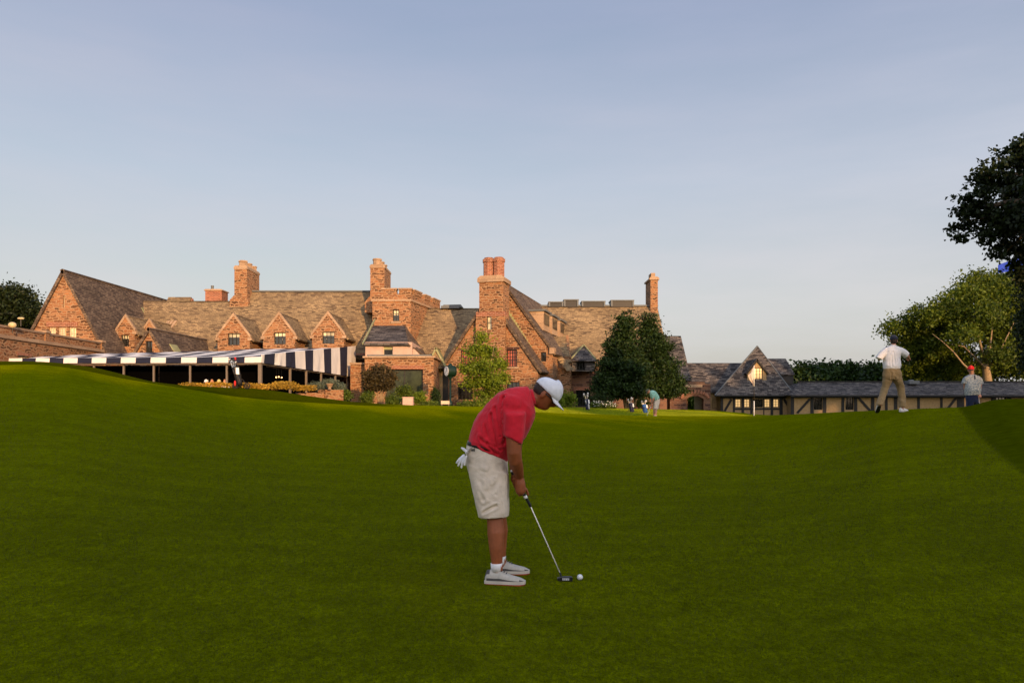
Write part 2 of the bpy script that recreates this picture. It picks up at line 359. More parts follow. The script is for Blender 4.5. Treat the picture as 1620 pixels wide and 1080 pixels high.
# ---------------------------------------------------------------- foliage
RNG=np.random.default_rng(11)
def leafmesh(name,pts,size,mat_,parent=None,org=None,aspect=.62,flat=0.,jitter=.35):
    n=len(pts); root=parent
    while root is not None and root.parent: root=root.parent
    o_=np.array(org if org is not None else (ORG[root.name] if root else (0,0,0)),dtype=float)
    a=RNG.normal(size=(n,3)); a[:,2]*=(1-flat); a/=np.linalg.norm(a,axis=1)[:,None]
    t=RNG.normal(size=(n,3)); b=np.cross(a,t); b/=np.linalg.norm(b,axis=1)[:,None]
    s=size*(1+jitter*RNG.uniform(-1,1,size=(n,1)))
    c=pts-o_; w=np.cross(a,b)*s*.12
    v=np.empty((n,4,3)); v[:,0]=c-a*s*.5; v[:,1]=c-b*s*.5*aspect+w; v[:,2]=c+a*s*.5; v[:,3]=c+b*s*.5*aspect+w
    me=bpy.data.meshes.new(name); me.vertices.add(4*n); me.vertices.foreach_set('co',v.astype(np.float32).ravel())
    me.loops.add(4*n); me.loops.foreach_set('vertex_index',np.arange(4*n,dtype=np.int32))
    me.polygons.add(n); me.polygons.foreach_set('loop_start',np.arange(0,4*n,4,dtype=np.int32)); me.polygons.foreach_set('loop_total',np.full(n,4,dtype=np.int32))
    me.update(calc_edges=True); me.materials.append(mat_)
    o=bpy.data.objects.new(name,me); COL.objects.link(o)
    if parent: o.parent=parent
    else: o.location=tuple(o_); ORG[o.name]=V(o_)
    return o
def blob_pts(blobs,n,clump=.35,per=30,shell=.6,flat=.7):
    w=np.array([b[3]*b[4]*b[5] for b in blobs])**.75; w/=w.sum(); out=[]
    for b,k in zip(blobs,(w*n/per)):
        k=max(3,int(k)); d=RNG.normal(size=(k,3)); d/=np.linalg.norm(d,axis=1)[:,None]
        r=(shell+(1-shell)*RNG.uniform(0,1,size=(k,1))**.7)*(1+.12*RNG.normal(size=(k,1)))
        c=np.array(b[:3])+d*r*np.array(b[3:6])
        q=c[:,None,:]+RNG.normal(size=(k,per,3))*clump*np.array([1,1,flat])*RNG.uniform(.6,1.3,size=(k,1,1))
        out.append(q.reshape(-1,3))
    return np.concatenate(out)
def limb(mb,pts,r0,r1,seg=8):
    n=len(pts); mb.ring(pts,[r0+(r1-r0)*i/(n-1) for i in range(n)],seg=seg,caps=False)
def tree(name,base,trunk_r,limbs,blobs,n,leaf,lm,bm_,label,cat='tree',group=None,clump=.4,per=30,shell=.55,flat=.7):
    t=empty(name,base,label,cat,group); mb=MB()
    for pts,r0,r1 in limbs: limb(mb,[V(p) for p in pts],r0,r1)
    mb.build('trunk',bm_,t,True)
    leafmesh('crown',blob_pts(blobs,n,clump,per,shell,flat),leaf,lm,t)
    return t
CL0,CL1,CLC,SKS,EXPO=.25,.6,(5,5.2,5.6,1),.1,1.0; AZ_=math.radians(22)
# ================================================================ clubhouse
build_ground()
club=empty('clubhouse',(-5,52,.6),'long stone clubhouse with steep slate roofs, dormers and tall chimneys','building')
def window(parent,px0,px1,py0,py1,Y,nx=1,nz=1,pane='glass',frame='frame',wall=None,depth=.16,xf=None,raw=None,name='window',bw=.05,level2=True,pane2=None,sill=None,lintel=None):
    """recessed window in a wall facing -y (local axes of xf); cuts its opening into wall"""
    if raw: x0,x1,z0,z1=raw
    else: x0,x1=X(px0,Y),X(px1,Y); z1,z0=Z(py0,Y),Z(py1,Y)
    if wall is not None: wall.cut.append((x0,x1,Y-.2,Y+depth+.06,z0,z1))
    f=MB(xf); y0,y1=Y+depth-.06,Y+depth
    f.box(x0,x0+bw,y0,y1,z0,z1);f.box(x1-bw,x1,y0,y1,z0,z1);f.box(x0+bw,x1-bw,y0,y1,z0,z0+bw);f.box(x0+bw,x1-bw,y0,y1,z1-bw,z1)
    for i in range(1,nx):
        q=x0+(x1-x0)*i/nx; f.box(q-bw*.35,q+bw*.35,y0+.01,y1-.002,z0+bw,z1-bw)
    for i in range(1,nz):
        q=z0+(z1-z0)*i/nz; f.box(x0+bw,x1-bw,y0+.014,y1-.004,q-bw*.28,q+bw*.28)
    p=MB(xf)
    if pane2:
        zs=z0+(z1-z0)*pane2[1]; p.box(x0,x1,y1+.004,y1+.03,z0,zs,0); p.box(x0,x1,y1+.004,y1+.03,zs,z1,1); pm=[M[pane],M[pane2[0]]]
    else: p.box(x0,x1,y1+.004,y1+.03,z0,z1); pm=M[pane]
    if level2:
        w=f.build(name,M[frame],parent); p.build('pane',pm,w)
        if sill: MB(xf).box(x0-.12,x1+.12,Y-.07,Y+.05,z0-.12,z0-.002).build('sill',M[sill],w)
        if lintel: MB(xf).box(x0-.15,x1+.15,Y-.02,Y+.1,z1+.002,z1+lintel[1]).build('lintel',M[lintel[0]],w)
    else:
        ms=pm if isinstance(pm,list) else [pm]
        f.v+=[]; o=len(f.v)
        f.v+=p.v; f.f+=[[i+o for i in q] for q in p.f]; f.m+=[i+1 for i in p.m]
        w=f.build(name,[M[frame]]+ms,parent)
    return w
def chev(mb,xc,z,hw,sl,y0,y1,th=.14,m=0,hr=None):
    """gable roof shell, ridge along y"""
    hr=hr or hw
    for sg,h in ((-1,hw),(1,hr)):
        mb.slab([(xc,y0,z),(xc+sg*h,y0,z-sl*h),(xc+sg*h,y1,z-sl*h),(xc,y1,z)],th,m)
    return mb
def gableprism(mb,xc,z,hw,sl,y0,y1,zb,m=0,hr=None):
    hr=hr or hw
    mb.prism([(xc-hw,zb),(xc+hr,zb),(xc+hr,z-sl*hr),(xc,z),(xc-hw,z-sl*hw)],'y',y0,y1,m); return mb
# ---- A terrace block at far left
tb=MB(); poly=[(-46,31),(-23.0,31),(-24.5,48.3),(-46,48.3)]
tb.prism(poly,'z',-.5,zr(2.9)); 
# windows in its right-hand face: local frame with -y axis = face normal
def facexf(p0,p1):
    a=V((p0[0],p0[1],0));b=V((p1[0],p1[1],0)); d=(b-a).normalized(); n=V((-d.y,d.x,0))
    return Matrix(((d.x,n.x,0,a.x),(d.y,n.y,0,a.y),(0,0,1,0),(0,0,0,1)))
fx=facexf((-23.0,31),(-24.5,48.3)); fl=math.hypot(1.5,17.3)
tw=[]
for (u0,u1,zt) in ((2.2,3.25,2.35),(5.05,6.0,2.2),(7.6,8.55,2.08),(10.3,11.2,2.0)): tw.append((u0,u1,zt))
cuts=[]
for u0,u1,zt in tw: cuts.append((u0,u1,-.2,.25,zr(1.1),zr(zt)))
tb_c=MB(fx); tbo=tb.build('terrace_wall',M['stone'],club)
# openings cut separately (boxes live in the face frame)
old=tbo.data; tbo.data=boolean(old.copy(),cuts,ORG[club.name],fx); auto_uv(tbo.data)
for u0,u1,zt in tw: window(club,0,0,0,0,0,4,2,'blind','cframe',raw=(u0,u1,zr(1.1),zr(zt)),xf=fx,lintel=('brick',.14))
q=MB(fx); q.box(-.1,fl,-.10,.2,zr(2.9),zr(3.06)); q.build('string_course',M['coping'],club)
q=MB(fx); q.box(-.1,fl,.12,.5,zr(3.06),zr(3.42)); q.box(1.5,1.9,.06,.56,zr(3.06),zr(3.5)); q.box(7.6,8.0,.06,.56,zr(3.06),zr(3.5)); q.box(13.9,14.3,.06,.56,zr(3.06),zr(3.5)); q.build('parapet',M['stone'],club)
q=MB(fx)
for a,b in ((-.1,1.45),(1.95,7.55),(8.05,13.85),(14.35,fl)): q.box(a,b,.06,.56,zr(3.42),zr(3.52))
for a in (1.45,7.55,13.85): q.box(a,a+.5,.0,.62,zr(3.5),zr(3.62))
q.build('parapet_coping',M['coping'],club)
q=MB(); q.prism([(-31,zr(3.3)),(-26.2,zr(3.3)),(-27.3,zr(4.05)),(-29.6,zr(4.05))],'y',42,43.8); q.build('terrace_canopy',M['lead'],club)
# ---- B gabled wing
g=gableprism(MB(),-26.6,zr(7.6),2.45,1.9,45,60,-.5)
window(club,77.4,88,517,537,45,2,2,'blind','cframe',g); window(club,92.5,104.5,517,537,45,3,2,'blind','cframe',g); window(club,109,120.5,517,537,45,2,2,'blind','cframe',g)
window(club,99.5,102.5,468,486,45,1,1,'blind','cframe',g,bw=.02)
g.build('gable_wing_wall',M['stone'],club)
MB().box(X(74,45),X(123,45),44.95,45.05,Z(517,45),Z(509.5,45)).build('window_lintel',M['brick'],club)
r=chev(MB(),-26.6,zr(7.85),2.75,1.9,44.85,60.1,.16); r.build('gable_wing_roof',M['slate3'],club)
sk=MB(); 
def onslope(x): return zr(7.85)-1.9*(x+26.6)
sk.slab([(-25.9,53,onslope(-25.9)+.06),(-25.3,53,onslope(-25.3)+.06),(-25.3,54.6,onslope(-25.3)+.06),(-25.9,54.6,onslope(-25.9)+.06)],.05); sk.build('skylight',M['verdigris'],club)
# gablets
def gablet(pxa,pya,hw,sl,Y,Y2,eave,name,win=None,cop=True,mat_='stone'):
    xc=X(pxa,Y); z=Z(pya,Y)
    g=gableprism(MB(),xc,z-.14,hw,sl,Y,Y2,eave-3)
    w=None
    d=g
    ob_=None
    cuts=g.cut
    wl=[]
    if win: g.cut.append((X(win[0],Y),X(win[1],Y),Y-.2,Y+.22,Z(win[3],Y),Z(win[2],Y)))
    ob_=g.build(name,M[mat_],club)
    if win: window(ob_,*win,Y,*(win[4:] if False else (3,2)),'glass','frame',None,level2=False,pane2=('blind',.68),bw=.04)
    h2=hw+.28
    r=chev(MB(),xc,z,h2,sl,Y+.12,Y2,.12); r.build('dormer_roof',M['slate'],ob_)
    if cop:
        c=MB()
        for sg in (-1,1):
            c.prism([(xc,z+.06),(xc+sg*(hw+.06),z+.06-sl*(hw+.06)),(xc+sg*(hw+.06),z-.14-sl*(hw+.06)),(xc,z-.16)],'y',Y-.05,Y+.14)
            c.box(*sorted((xc+sg*(hw-.12),xc+sg*(hw+.14))),Y-.052,Y+.16,z-.14-sl*(hw+.06)-.14,z-.14-sl*(hw+.06)+.04)
        c.build('coping',M['coping'],ob_)
    return ob_
gablet(198.6,498,.56,1.5,47.5,52,zr(3.4),'dormer',(191.5,204,529.5,548)[:4])
gablet(236.5,505,.66,1.5,49,54.5,zr(3.4),'dormer')
# small projecting gabled porch left
g=gableprism(MB(),-20.55,zr(4.0),1.05,1.6,43,53,-.5)
window(club,230,241,539,560,43,2,2,'glass','frame',g); g.build('small_gable_wall',M['stone'],club)
r=chev(MB(),-20.55,zr(4.2),1.5,1.62,42.85,53.3,.14); r.build('small_gable_roof',M['slate3'],club)
def os2(x): return zr(4.2)-1.62*(x+20.55)+.06
MB().slab([(-20.0,44.3,os2(-20)),(-19.4,44.3,os2(-19.4)),(-19.4,45.3,os2(-19.4)),(-20,45.3,os2(-20))],.05).build('skylight',M['verdigris'],club)
# ---- C main roofs, ridge along x
def xroof(mb,x0,x1,yr,z,run,th=.16,back=None,m=0):
    for sg,rn in ((-1,run),(1,back or run)):
        mb.slab([(x0,yr,z),(x1,yr,z),(x1,yr+sg*rn,z-rn),(x0,yr+sg*rn,z-rn)],th,m)
    return mb
def xwall(x0,x1,y0,y1,yr,z,zb=-.6):
    mb=MB(); mb.prism([(y0,zb),(y1,zb),(y1,z-(y1-yr)),(yr,z),(y0,z-(yr-y0))],'x',x0,x1); return mb
PL=lambda Y: zr(3.2+(Y-50))
xroof(MB(),-27,-19.05,53.95,zr(7.15),4.3).build('main_roof',M['slate'],club)
xroof(MB(),-19.04,-8.75,54.73,zr(7.93),5.1).build('main_roof',M['slate'],club)
w=xwall(-26.9,-8.9,50.3,58,54,zr(6.75)); w.build('main_wall',M['stone'],club)
w=xwall(-18.95,-9,51,58.4,54.73,zr(7.6),1); w.build('upper_gable_wall',M['stone'],club)
MB().box(-19.1,-8.8,54.62,54.84,zr(7.9),zr(8.0)).build('ridge_cap',M['lead'],club)
for i in range(3):  # three pale slot skylights on the roof slope
    x=X(259+5.5*i,52); Y=51.9+.0; z=PL(52)+.06
    MB().slab([(x,51.6,PL(51.6)+.08),(x+.16,51.6,PL(51.6)+.08),(x+.3,52.3,PL(52.3)+.08),(x+.14,52.3,PL(52.3)+.08)],.05).build('slot_skylight',M['coping'],club)
# small rear gable on the ridge
r=MB(); r.prism([(55.2,zr(6.6)),(57.4,zr(6.6)),(56.3,zr(7.75))],'x',-25.5,X(303,56.3)); r.build('rear_roof',M['slate'],club)
MB().prism([(55.3,zr(6.6)),(57.3,zr(6.6)),(56.3,zr(7.65))],'x',X(303,56.3)+.01,X(303,56.3)+.12).build('rear_gable',M['brick'],club)
# ---- D three dormers
for pa,py,wn in ((369.5,496,(360.5,379,527,546)),(441.5,494,(433.5,452,525.5,544.5)),(519,493,(510,529,524.5,543.5))):
    gablet(pa,py,1.02,1.32,48.3,53.2,zr(3.4),'dormer',wn)
MB().box(-19,-8.9,49.3,49.7,zr(3.02),zr(3.14)).build('gutter',M['brick'],club)
# ---- chimneys
def pots(par,xc,yc,z,n,dx,dy,r,h,mt,seg=8):
    for i in range(n):
        q=MB(); x=xc+dx*i; y=yc+dy*i; hh=h*(1-.12*i)
        q.ring([(x,y,z-.05),(x,y,z+hh*.75)],[r,r*.95],seg=seg,caps=False); q.ring([(x,y,z+hh*.75),(x,y,z+hh)],[r*1.12,r*1.05],seg=seg,caps=False); q.build('chimney_pot',M[mt],par)
def stack(x0,x1,y0,y1,z0,z1,mt,capm=None,caph=.25,over=.07,base=None):
    q=MB(); q.box(x0,x1,y0,y1,z0,z1)
    if base: q.prism([(x0-base,z0-.2),(x1+.12,z0-.2),(x1+.12,z0+base*1.3),(x1-.01,z0+base*2.2),(x0+.01,z0+base*2.6),(x0-base,z0+base*1.5)],'y',y0-.12,y1+.1)
    o=q.build('chimney',M[mt],club)
    if capm:
        MB().prism([(x0-over,z1),(x1+over,z1),(x1+over,z1+caph*.5),(x1-.05,z1+caph),(x0+.05,z1+caph),(x0-over,z1+caph*.5)],'y',y0-over,y1+over).build('cap',M[capm],o)
    return o
o=stack(X(329,56),X(355,56),55.5,56.7,zr(5.8),zr(8.1),'brick','coping',.12); pots(o,X(336,56),56,zr(8.2),1,0,0,.11,.35,'lead')
o=stack(X(374,54),X(394,54),53.6,56.2,zr(6.7),zr(9.35),'stone','coping',.25,.04,base=.3); pots(o,X(380.5,54)+.2,53.95,zr(9.58),3,.05,.85,.3,.42,'coping')
o=stack(-9.72,-8.75,52.0,54.7,zr(6.3),zr(9.15),'stone','coping',.25,.04,base=.35); pots(o,-9.3,52.35,zr(9.38),3,.05,.85,.3,.45,'coping')
# ---- E tower
tp=[(-9.2,50),(-6.67,50),(-5.35,56.2),(-9.2,56.2)]
t=MB(); t.prism(tp,'z',-.6,zr(6.6)); window(club,621.5,631.5,489.5,508,50,2,3,'glass','frame',t,pane2=('blind',.55),sill='coping')
t.build('tower_wall',M['stone'],club)
def off(poly,d):
    c=V((sum(p[0] for p in poly)/len(poly),sum(p[1] for p in poly)/len(poly))); return [((p[0]-c.x)*(1+d/2)+c.x,(p[1]-c.y)*(1+d/4)+c.y) for p in poly]
MB().prism(off(tp,.1),'z',zr(6.6),zr(6.74)).build('string_course',M['coping'],club)
MB().prism(off(tp,.02),'z',zr(6.74),zr(7.1)).build('battlement',M['stone'],club)
q=MB(); c_=MB()
for a,b in (((-8.5,50),(-6.6,50)),):
    q.box(-8.55,-7.6,49.97,50.4,zr(7.1),zr(7.38)); q.box(-7.45,-6.62,49.97,50.4,zr(7.1),zr(7.38))
    c_.box(-8.6,-7.56,49.92,50.45,zr(7.38),zr(7.47)); c_.box(-7.49,-6.58,49.92,50.45,zr(7.38),zr(7.47))
fx2=facexf((-6.6,50.05),(-5.3,56.2))
q2=MB(fx2)
for a,b in ((.5,2.0),(2.8,3.9),(4.6,6.2)):
    q2.box(a,b,0.0,.4,zr(7.1),zr(7.38)); 
q2.build('battlement',M['stone'],club); q.build('battlement',M['stone'],club)
q3=MB(fx2)
for a,b in ((.45,2.05),(2.75,3.95),(4.55,6.25)): q3.box(a,b,-.05,.45,zr(7.38),zr(7.47))
q3.build('battlement_coping',M['coping'],club); c_.build('battlement_coping',M['coping'],club)
# stepped lower tower face left
# ---- F bay with low roof
Yb=44
bx0,bx1=X(577,Yb),X(686,Yb); zt=Z(566,Yb)
b=MB(); b.box(bx0,bx1,Yb,50.2,-.8,zt)
window(club,609,669,584,634,Yb,2,1,'greenglass','frame',b,depth=.3,bw=.07)
b.build('bay_wall',M['stone'],club)
MB().box(X(620,Yb),X(671,Yb),Yb-.02,Yb+.1,Z(583.6,Yb),Z(578,Yb)).build('brick_lintel',M['brick'],club)
MB().box(bx0-.1,bx1+.12,Yb-.12,50,zt,zt+.1).build('bay_coping',M['coping'],club)
MB().box(bx0+.1,X(682,Yb),Yb+.05,Yb+.9,zt+.1,zt+.2).build('flat_roof_edge',M['lead'],club)
lw=MB(); lw.box(X(556,45.3),X(580,45.3),45,50,-.8,Z(577,45.3)); lw.build('side_wall',M['stone'],club)
MB().box(X(554,45),X(580,45),44.9,50,Z(577,45.3),Z(574,45.3)).build('side_coping',M['coping'],club)
# rough-cast upper room
Yu=45.2; r_=MB(); r_.box(X(578,Yu),X(652,Yu),Yu,50,zt,Z(541,Yu))
window(club,606,621.5,547,563.5,Yu,1,1,'glass','cframe',r_,pane2=('verdigris',.66),bw=.04)
r_.build('roughcast_wall',M['render'],club)
ye=Yu-.25; ze=Z(543.5,ye); yt=49.6; zt2=Z(515,yt)
x0,x1=X(574.5,ye),X(646,ye); xa,xb=X(590.5,yt),X(640,yt)
h=MB(); h.slab([(x0,ye,ze),(x1,ye,ze),(xb,yt,zt2),(xa,yt,zt2)],.12,0)
xr,yr_,zr_=X(673,49.6),49.6,Z(562,49.6)
h2=MB(); h2.slab([(x1,ye,ze),(X(672,46.5),46.5,Z(561.5,46.5)),(X(676,50.5),50.5,Z(562,50.5)),(xb+.02,yt,zt2)],.12)
h.build('bay_roof',M['slate2'],club); h2.build('bay_side_roof',M['slate3'],club)
h=MB(); h.slab([(xa,yt,zt2),(xb,yt,zt2),(xb+.5,yt+1.5,zt2-.3),(xa,yt+1.5,zt2-.3)],.1); h.build('bay_top_roof',M['slate2'],club)
MB().prism([(X(646,Yu),zt+.1),(X(668,Yu),zt+.1),(X(646,Yu),Z(543,Yu))],'y',Yu+.3,Yu+.5).build('roughcast_cheek',M['render'],club)
# verge board beside bay roof on the left
vb=MB(); vb.bar((X(574,ye),ye,ze),(X(593,yt),yt,Z(505,yt)),.08,.1); vb.build('verge_flashing',M['verdigris'],club)
# ---- G roof right of the tower
xroof(MB(),-7,.2,53.5,zr(6.58),4.0).build('rear_slope_roof',M['slate'],club)
w=xwall(-6.9,.2,50.1,57,53.5,zr(6.3)); w.build('rear_slope_wall',M['stone'],club)
q=MB(); q.box(X(698,53.4),X(727,53.4),53.2,54.4,zr(6.55),zr(6.72)); q.prism([(X(700,53.4),zr(6.72)),(X(733,53.4),zr(6.6)),(X(729,53.4),zr(6.82)),(X(702,53.4),zr(6.80))],'y',53.3,54.2); q.build('roof_vent',M['lead'],club)
# entrance passage
Yp=47.5
q=MB(); q.box(X(684,Yp),X(700,Yp),Yp,Yp+.4,-.6,Z(583,Yp)); q.build('passage_wall',M['plaster'],club)
q=MB(); q.box(X(700,Yp),X(709,Yp),Yp+.1,Yp+.3,-.6,Z(582,Yp)); q.build('passage_door',M['frame'],club)
q=MB(); q.box(X(681,46.6),X(708,46.6),46.5,48.0,Z(583,46.6),Z(579.5,46.6)); q.build('porch_canopy',M['frame'],club)
r=chev(MB(),X(690,47.8),Z(549,47.8),.7,1.9,47.6,50.5,.1); r.build('porch_roof',M['verdigris'],club)
gableprism(MB(),X(690,47.8),Z(552,47.8),.55,1.9,47.7,50,zr(1.9)).build('porch_gable',M['slate'],club)
# ---- H chimney-gable wing, turned 14 degrees
ang=-math.atan(.2475); OX,OY=-.54,50.0
H=Matrix.Translation((OX,OY,0))@Matrix.Rotation(ang,4,'Z'); HI=H.inverted()
def loc(px,py,yl):
    """local (x,z) on the wing's plane y=yl seen at pixel (px,py)"""
    t=(px-810)/F_; o=HI@V((0,0,0)); d=(HI.to_3x3()@V((t,1,0)))
    k=(yl-o.y)/d.y; p=o+d*k; Yw=k; return p.x, CZ+(HY-py)*Yw/F_
BS=1.36; br_=MB(H); chev(br_,0,zr(7.9),3.55,BS,-.12,13.2,.16); br_.build('gable_roof',M['slate3'],club)
bw_=gableprism(MB(H),0,zr(7.7),3.3,BS,0,13,-.6)
a,b2=loc(855.5,557,0); c,d=loc(864,571.5,0)
window(club,0,0,0,0,0,1,1,'glass','frame',bw_,raw=(a,c,d,b2),xf=H)
bw_.build('gable_wall',M['stone'],club)
FY=-2.2; fa=loc(774,466,FY); fs=1.42
lx=loc(697,576,FY)[0]; rx=loc(855,578,FY)[0]
fw=gableprism(MB(H),fa[0],fa[1]-.2,fa[0]-lx-.15,fs,FY,.5,-.6,hr=rx-fa[0]-.15)
def lw_(px0,px1,py0,py1,nx,nz,pane,**k):
    a=loc(px0,py0,FY); b=loc(px1,py1,FY); return window(club,0,0,0,0,FY,nx,nz,pane,'frame',fw,raw=(a[0],b[0],b[1],a[1]),xf=H,**k)
lw_(729,747,554,577,5,4,'redglass',sill='coping',lintel=('rstone',.14)); lw_(795,818,553,580,6,5,'redglass',sill='coping',lintel=('rstone',.16)); lw_(724,748,607,632,4,3,'glass',lintel=('rstone',.15)); lw_(797,822,604,632,4,3,'glass')
fw.build('front_gable_wall',M['stone'],club)
fr=MB(H); chev(fr,fa[0],fa[1],fa[0]-lx+.12,fs,FY-.18,.3,.17,hr=rx-fa[0]+.15); fr.build('front_gable_roof',M['slate3'],club)
# chimney shaft
CX=loc(777,480,FY-.35)[0]; hw=.78
zc0=loc(777,500,FY-.35)[1]; zc1=loc(777,446,FY-.35)[1]
sh=MB(H); sh.box(CX-hw,CX+hw,FY-.35,FY+1.2,zc0-.1,zc1)
sh.prism([(CX-hw-.22,-.6),(CX+hw+.12,-.6),(CX+hw+.12,zc0),(CX+hw,zc0+.1),(CX-hw,zc0+.1),(CX-hw-.22,zc0)],'y',FY-.36,FY+.6)
a=loc(770,499,FY-.36); b=loc(777.5,521,FY-.36)
window(club,0,0,0,0,FY-.36,1,2,'blind','frame',sh,raw=(a[0],b[0],b[1],a[1]),xf=H,bw=.03)
ch=sh.build('chimney',M['stone'],club)
MB(H).box(CX-hw-.2,CX+hw+.1,FY-.39,FY+.4,zc0-.02,zc0+.28).build('brick_band',M['brick'],ch)
zc2=zc1+.40
MB(H).prism([(CX-hw-.1,zc1),(CX+hw+.1,zc1),(CX+hw+.1,zc1+.25),(CX+hw-.1,zc2),(CX-hw+.1,zc2),(CX-hw-.1,zc1+.25)],'y',FY-.45,FY+1.3).build('cap',M['coping'],ch)
zt3=loc(777,409,FY)[1]
for s_ in (-1,1):
    fl_=MB(H); c0=(CX+s_*.33,FY+.3)
    fl_.ring([(c0[0],c0[1],zc2-.05),(c0[0],c0[1],zt3-.2)],[.36,.36],seg=8,caps=False); fl_.ring([(c0[0],c0[1],zt3-.2),(c0[0],c0[1],zt3)],[.41,.41],seg=8,caps=False); fl_.ring([(c0[0],c0[1],zt3),(c0[0],c0[1],zt3+.1)],[.3,.3],seg=8,caps=False); fl_.build('flue',M['brick'],ch)
# stepped flashing on the back gable
st=MB(H)
p0=loc(793,478,-.02); p1=loc(838,551,-.02)
for i in range(16):
    a=i/16; x_=p0[0]+(p1[0]-p0[0])*a; z_=p0[1]+(p1[1]-p0[1])*a; st.box(x_-.02,x_+.24,-.035,.02,z_-.36,z_+.0)
st.build('stepped_flashing',M['verdigris'],club)
kx,kz=loc(876,551,0); MB(H).box(kx-.25,kx+.1,-.2,.3,kz-.35,kz+.05).build('kneeler',M['coping'],club)
# flat dormers on the right slope
for yl,xl in ((1.6,2.05),(4.6,2.05),(7.7,2.05)):
    zt_=zr(7.9)-BS*1.25; q=MB(H); q.box(1.0,2.35,yl,yl+2.1,zt_-1.4,zt_-.12)
    o=q.build('dormer',M['coping'],club); MB(H).box(1.0,2.5,yl-.12,yl+2.22,zt_-.12,zt_).build('dormer_roof',M['lead'],o)
    q=MB(H); q.box(2.355,2.38,yl+.25,yl+1.85,zt_-1.0,zt_-.25); w_=q.build('window',M['glass'],o)
# ---- I stone block to its right
q=MB(); q.box(2.2,4.05,52.0,57,-.6,zr(3.1)); q.build('corner_wall',M['stone'],club)
q=MB(); q.slab([(2.2,54,Z(533,54)),(X(895,54),54,Z(532,54)),(X(904,51.9),51.8,zr(2.7)),(2.0,51.8,zr(2.7))],.12); q.build('corner_roof',M['slate'],club)
MB().prism([(51.9,zr(2.75)),(54.1,zr(2.75)),(54.05,Z(530,54))],'x',X(895,54)+.02,X(895,54)+.2).build('corner_gable',M['stone'],club)
q=MB(); q.slab([(X(880,50.8),50.8,Z(565,50.8)),(X(889,50.8),50.8,Z(563,50.8)),(X(908,51.5),51.5,Z(584,51.5)),(X(896,50.5),50.5,Z(585,50.5))],.12); q.build('porch_roof',M['slate'],club)
q=MB(); q.box(X(874,51),X(901,51),51,52.5,-.6,Z(582,51)); q.build('porch_wall',M['stone'],club)
# ---- J right wing
JR=60.8; xroof(MB(),-1,11.65,JR,zr(7.65),4.9).build('wing_roof',M['slate'],club)
w=xwall(-1,11.5,56.3,65,JR,zr(7.35)); window(club,911,934,617,643,56.3,2,2,'glass','frame',w,lintel=('brick',.25)); w.build('wing_wall',M['rstone'],club)
MB().box(-1,11.7,60.7,60.9,zr(7.62),zr(7.74)).build('ridge_cap',M['lead'],club)
o=stack(X(1027,JR),X(1038.5,JR),60.2,62.4,zr(6.7),zr(9.65),'stone','coping',.25,.1)
MB().box(X(1029,JR),X(1035.5,JR),60.5,61.6,zr(9.85),zr(10.25)).build('chimney_pot',M['coping'],o)
yd=55.2
q=MB(); q.box(X(905,yd),X(941,yd),yd,57,Z(587,yd),Z(571,yd)); window(club,912,926,572.5,586,yd,3,1,'glass','frame',q); q.build('hipped_dormer',M['slate2'],club)
ap=(X(924,56.2),56.4,Z(545,56.2)); e0=(X(900,yd),yd-.25,Z(571,yd)); e1=(X(944,yd),yd-.25,Z(571,yd)); f0=(e0[0]+.1,58,Z(555,58)); f1=(e1[0],58,Z(555,58))
q=MB(); q.slab([e0,e1,ap],.08); q.slab([e0,ap,(ap[0],59,ap[2]),(e0[0],59,e0[2])],.08); q.slab([e1,ap,(ap[0],59,ap[2]),(e1[0],59,e1[2])],.08); q.build('hipped_roof',M['slate2'],club)
q=MB(); q.bar(e0,ap,.09,.09); q.bar(e1,ap,.09,.09); q.build('hip_flashing',M['verdigris'],club)
for a,b,z0,z1,mt in ((868,890,484,478,'black'),(892,914,484,474.5,'black'),(920,956,484,477,'lead'),(966,1001,483,475.5,'lead')):
    q=MB(); q.box(X(a,61),X(b,61),60.6,61.9,zr(7.55),Z(z1,61)-.08); q.build('roof_vent',M['black'],club)
    q=MB(); q.box(X(a,61)-.05,X(b,61)+.05,60.5,62.0,Z(z1,61)-.08,Z(z1,61)); q.box(X(a,61)-.03,X(a,61)+.1,60.52,60.6,zr(7.6),Z(z1,61)-.08); q.box(X(b,61)-.1,X(b,61)+.03,60.52,60.6,zr(7.6),Z(z1,61)-.08); q.build('vent_hood',M['lead'],club)
# ---- K far wing end
xroof(MB(),11.0,14.8,66.5,zr(5.75),4).build('far_roof',M['slate2'],club)
xwall(11,14.6,63,70,66.5,zr(5.5)).build('far_wall',M['rstone'],club)
# arched gateway wall
Ya=62
q=MB(); q.box(X(1060,Ya),X(1124,Ya),Ya,Ya+.6,-1.2,Z(607,Ya))
q.prism([(X(1080,Ya),Z(607,Ya)),(X(1116,Ya),Z(607,Ya)),(X(1114,Ya),Z(603.5,Ya)),(X(1082,Ya),Z(603.5,Ya))],'y',Ya,Ya+.6)
q.cut.append((X(1086,Ya),X(1113,Ya),Ya-.5,Ya+1.5,-1.3,Z(630,Ya)))
for i in range(5):
    k=(5-i)/5.5; q.cut.append((X(1099.5-13*k**.5*.98,Ya),X(1099.5+13*k**.5*.98,Ya),Ya-.5,Ya+1.5,Z(630.2,Ya),Z(629.5-i*.8,Ya)))
q.build('gateway_wall',M['rstone'],club)
q=MB()
for i in range(13):
    a=math.pi*(i+.5)/13; x_=X(1099.5,Ya)-math.cos(a)*.98; z_=Z(630,Ya)+math.sin(a)*.42; q.bar((x_,Ya-.04,z_),(x_-math.cos(a)*.2,Ya-.04,z_+math.sin(a)*.28),.16,.12,up=(0,1,0))
q.build('arch_stones',M['brick'],club)
MB().box(X(1084,Ya),X(1111,Ya),Ya-.04,Ya+.05,Z(612.5,Ya),Z(608,Ya)).build('carved_panel',M['coping'],club)
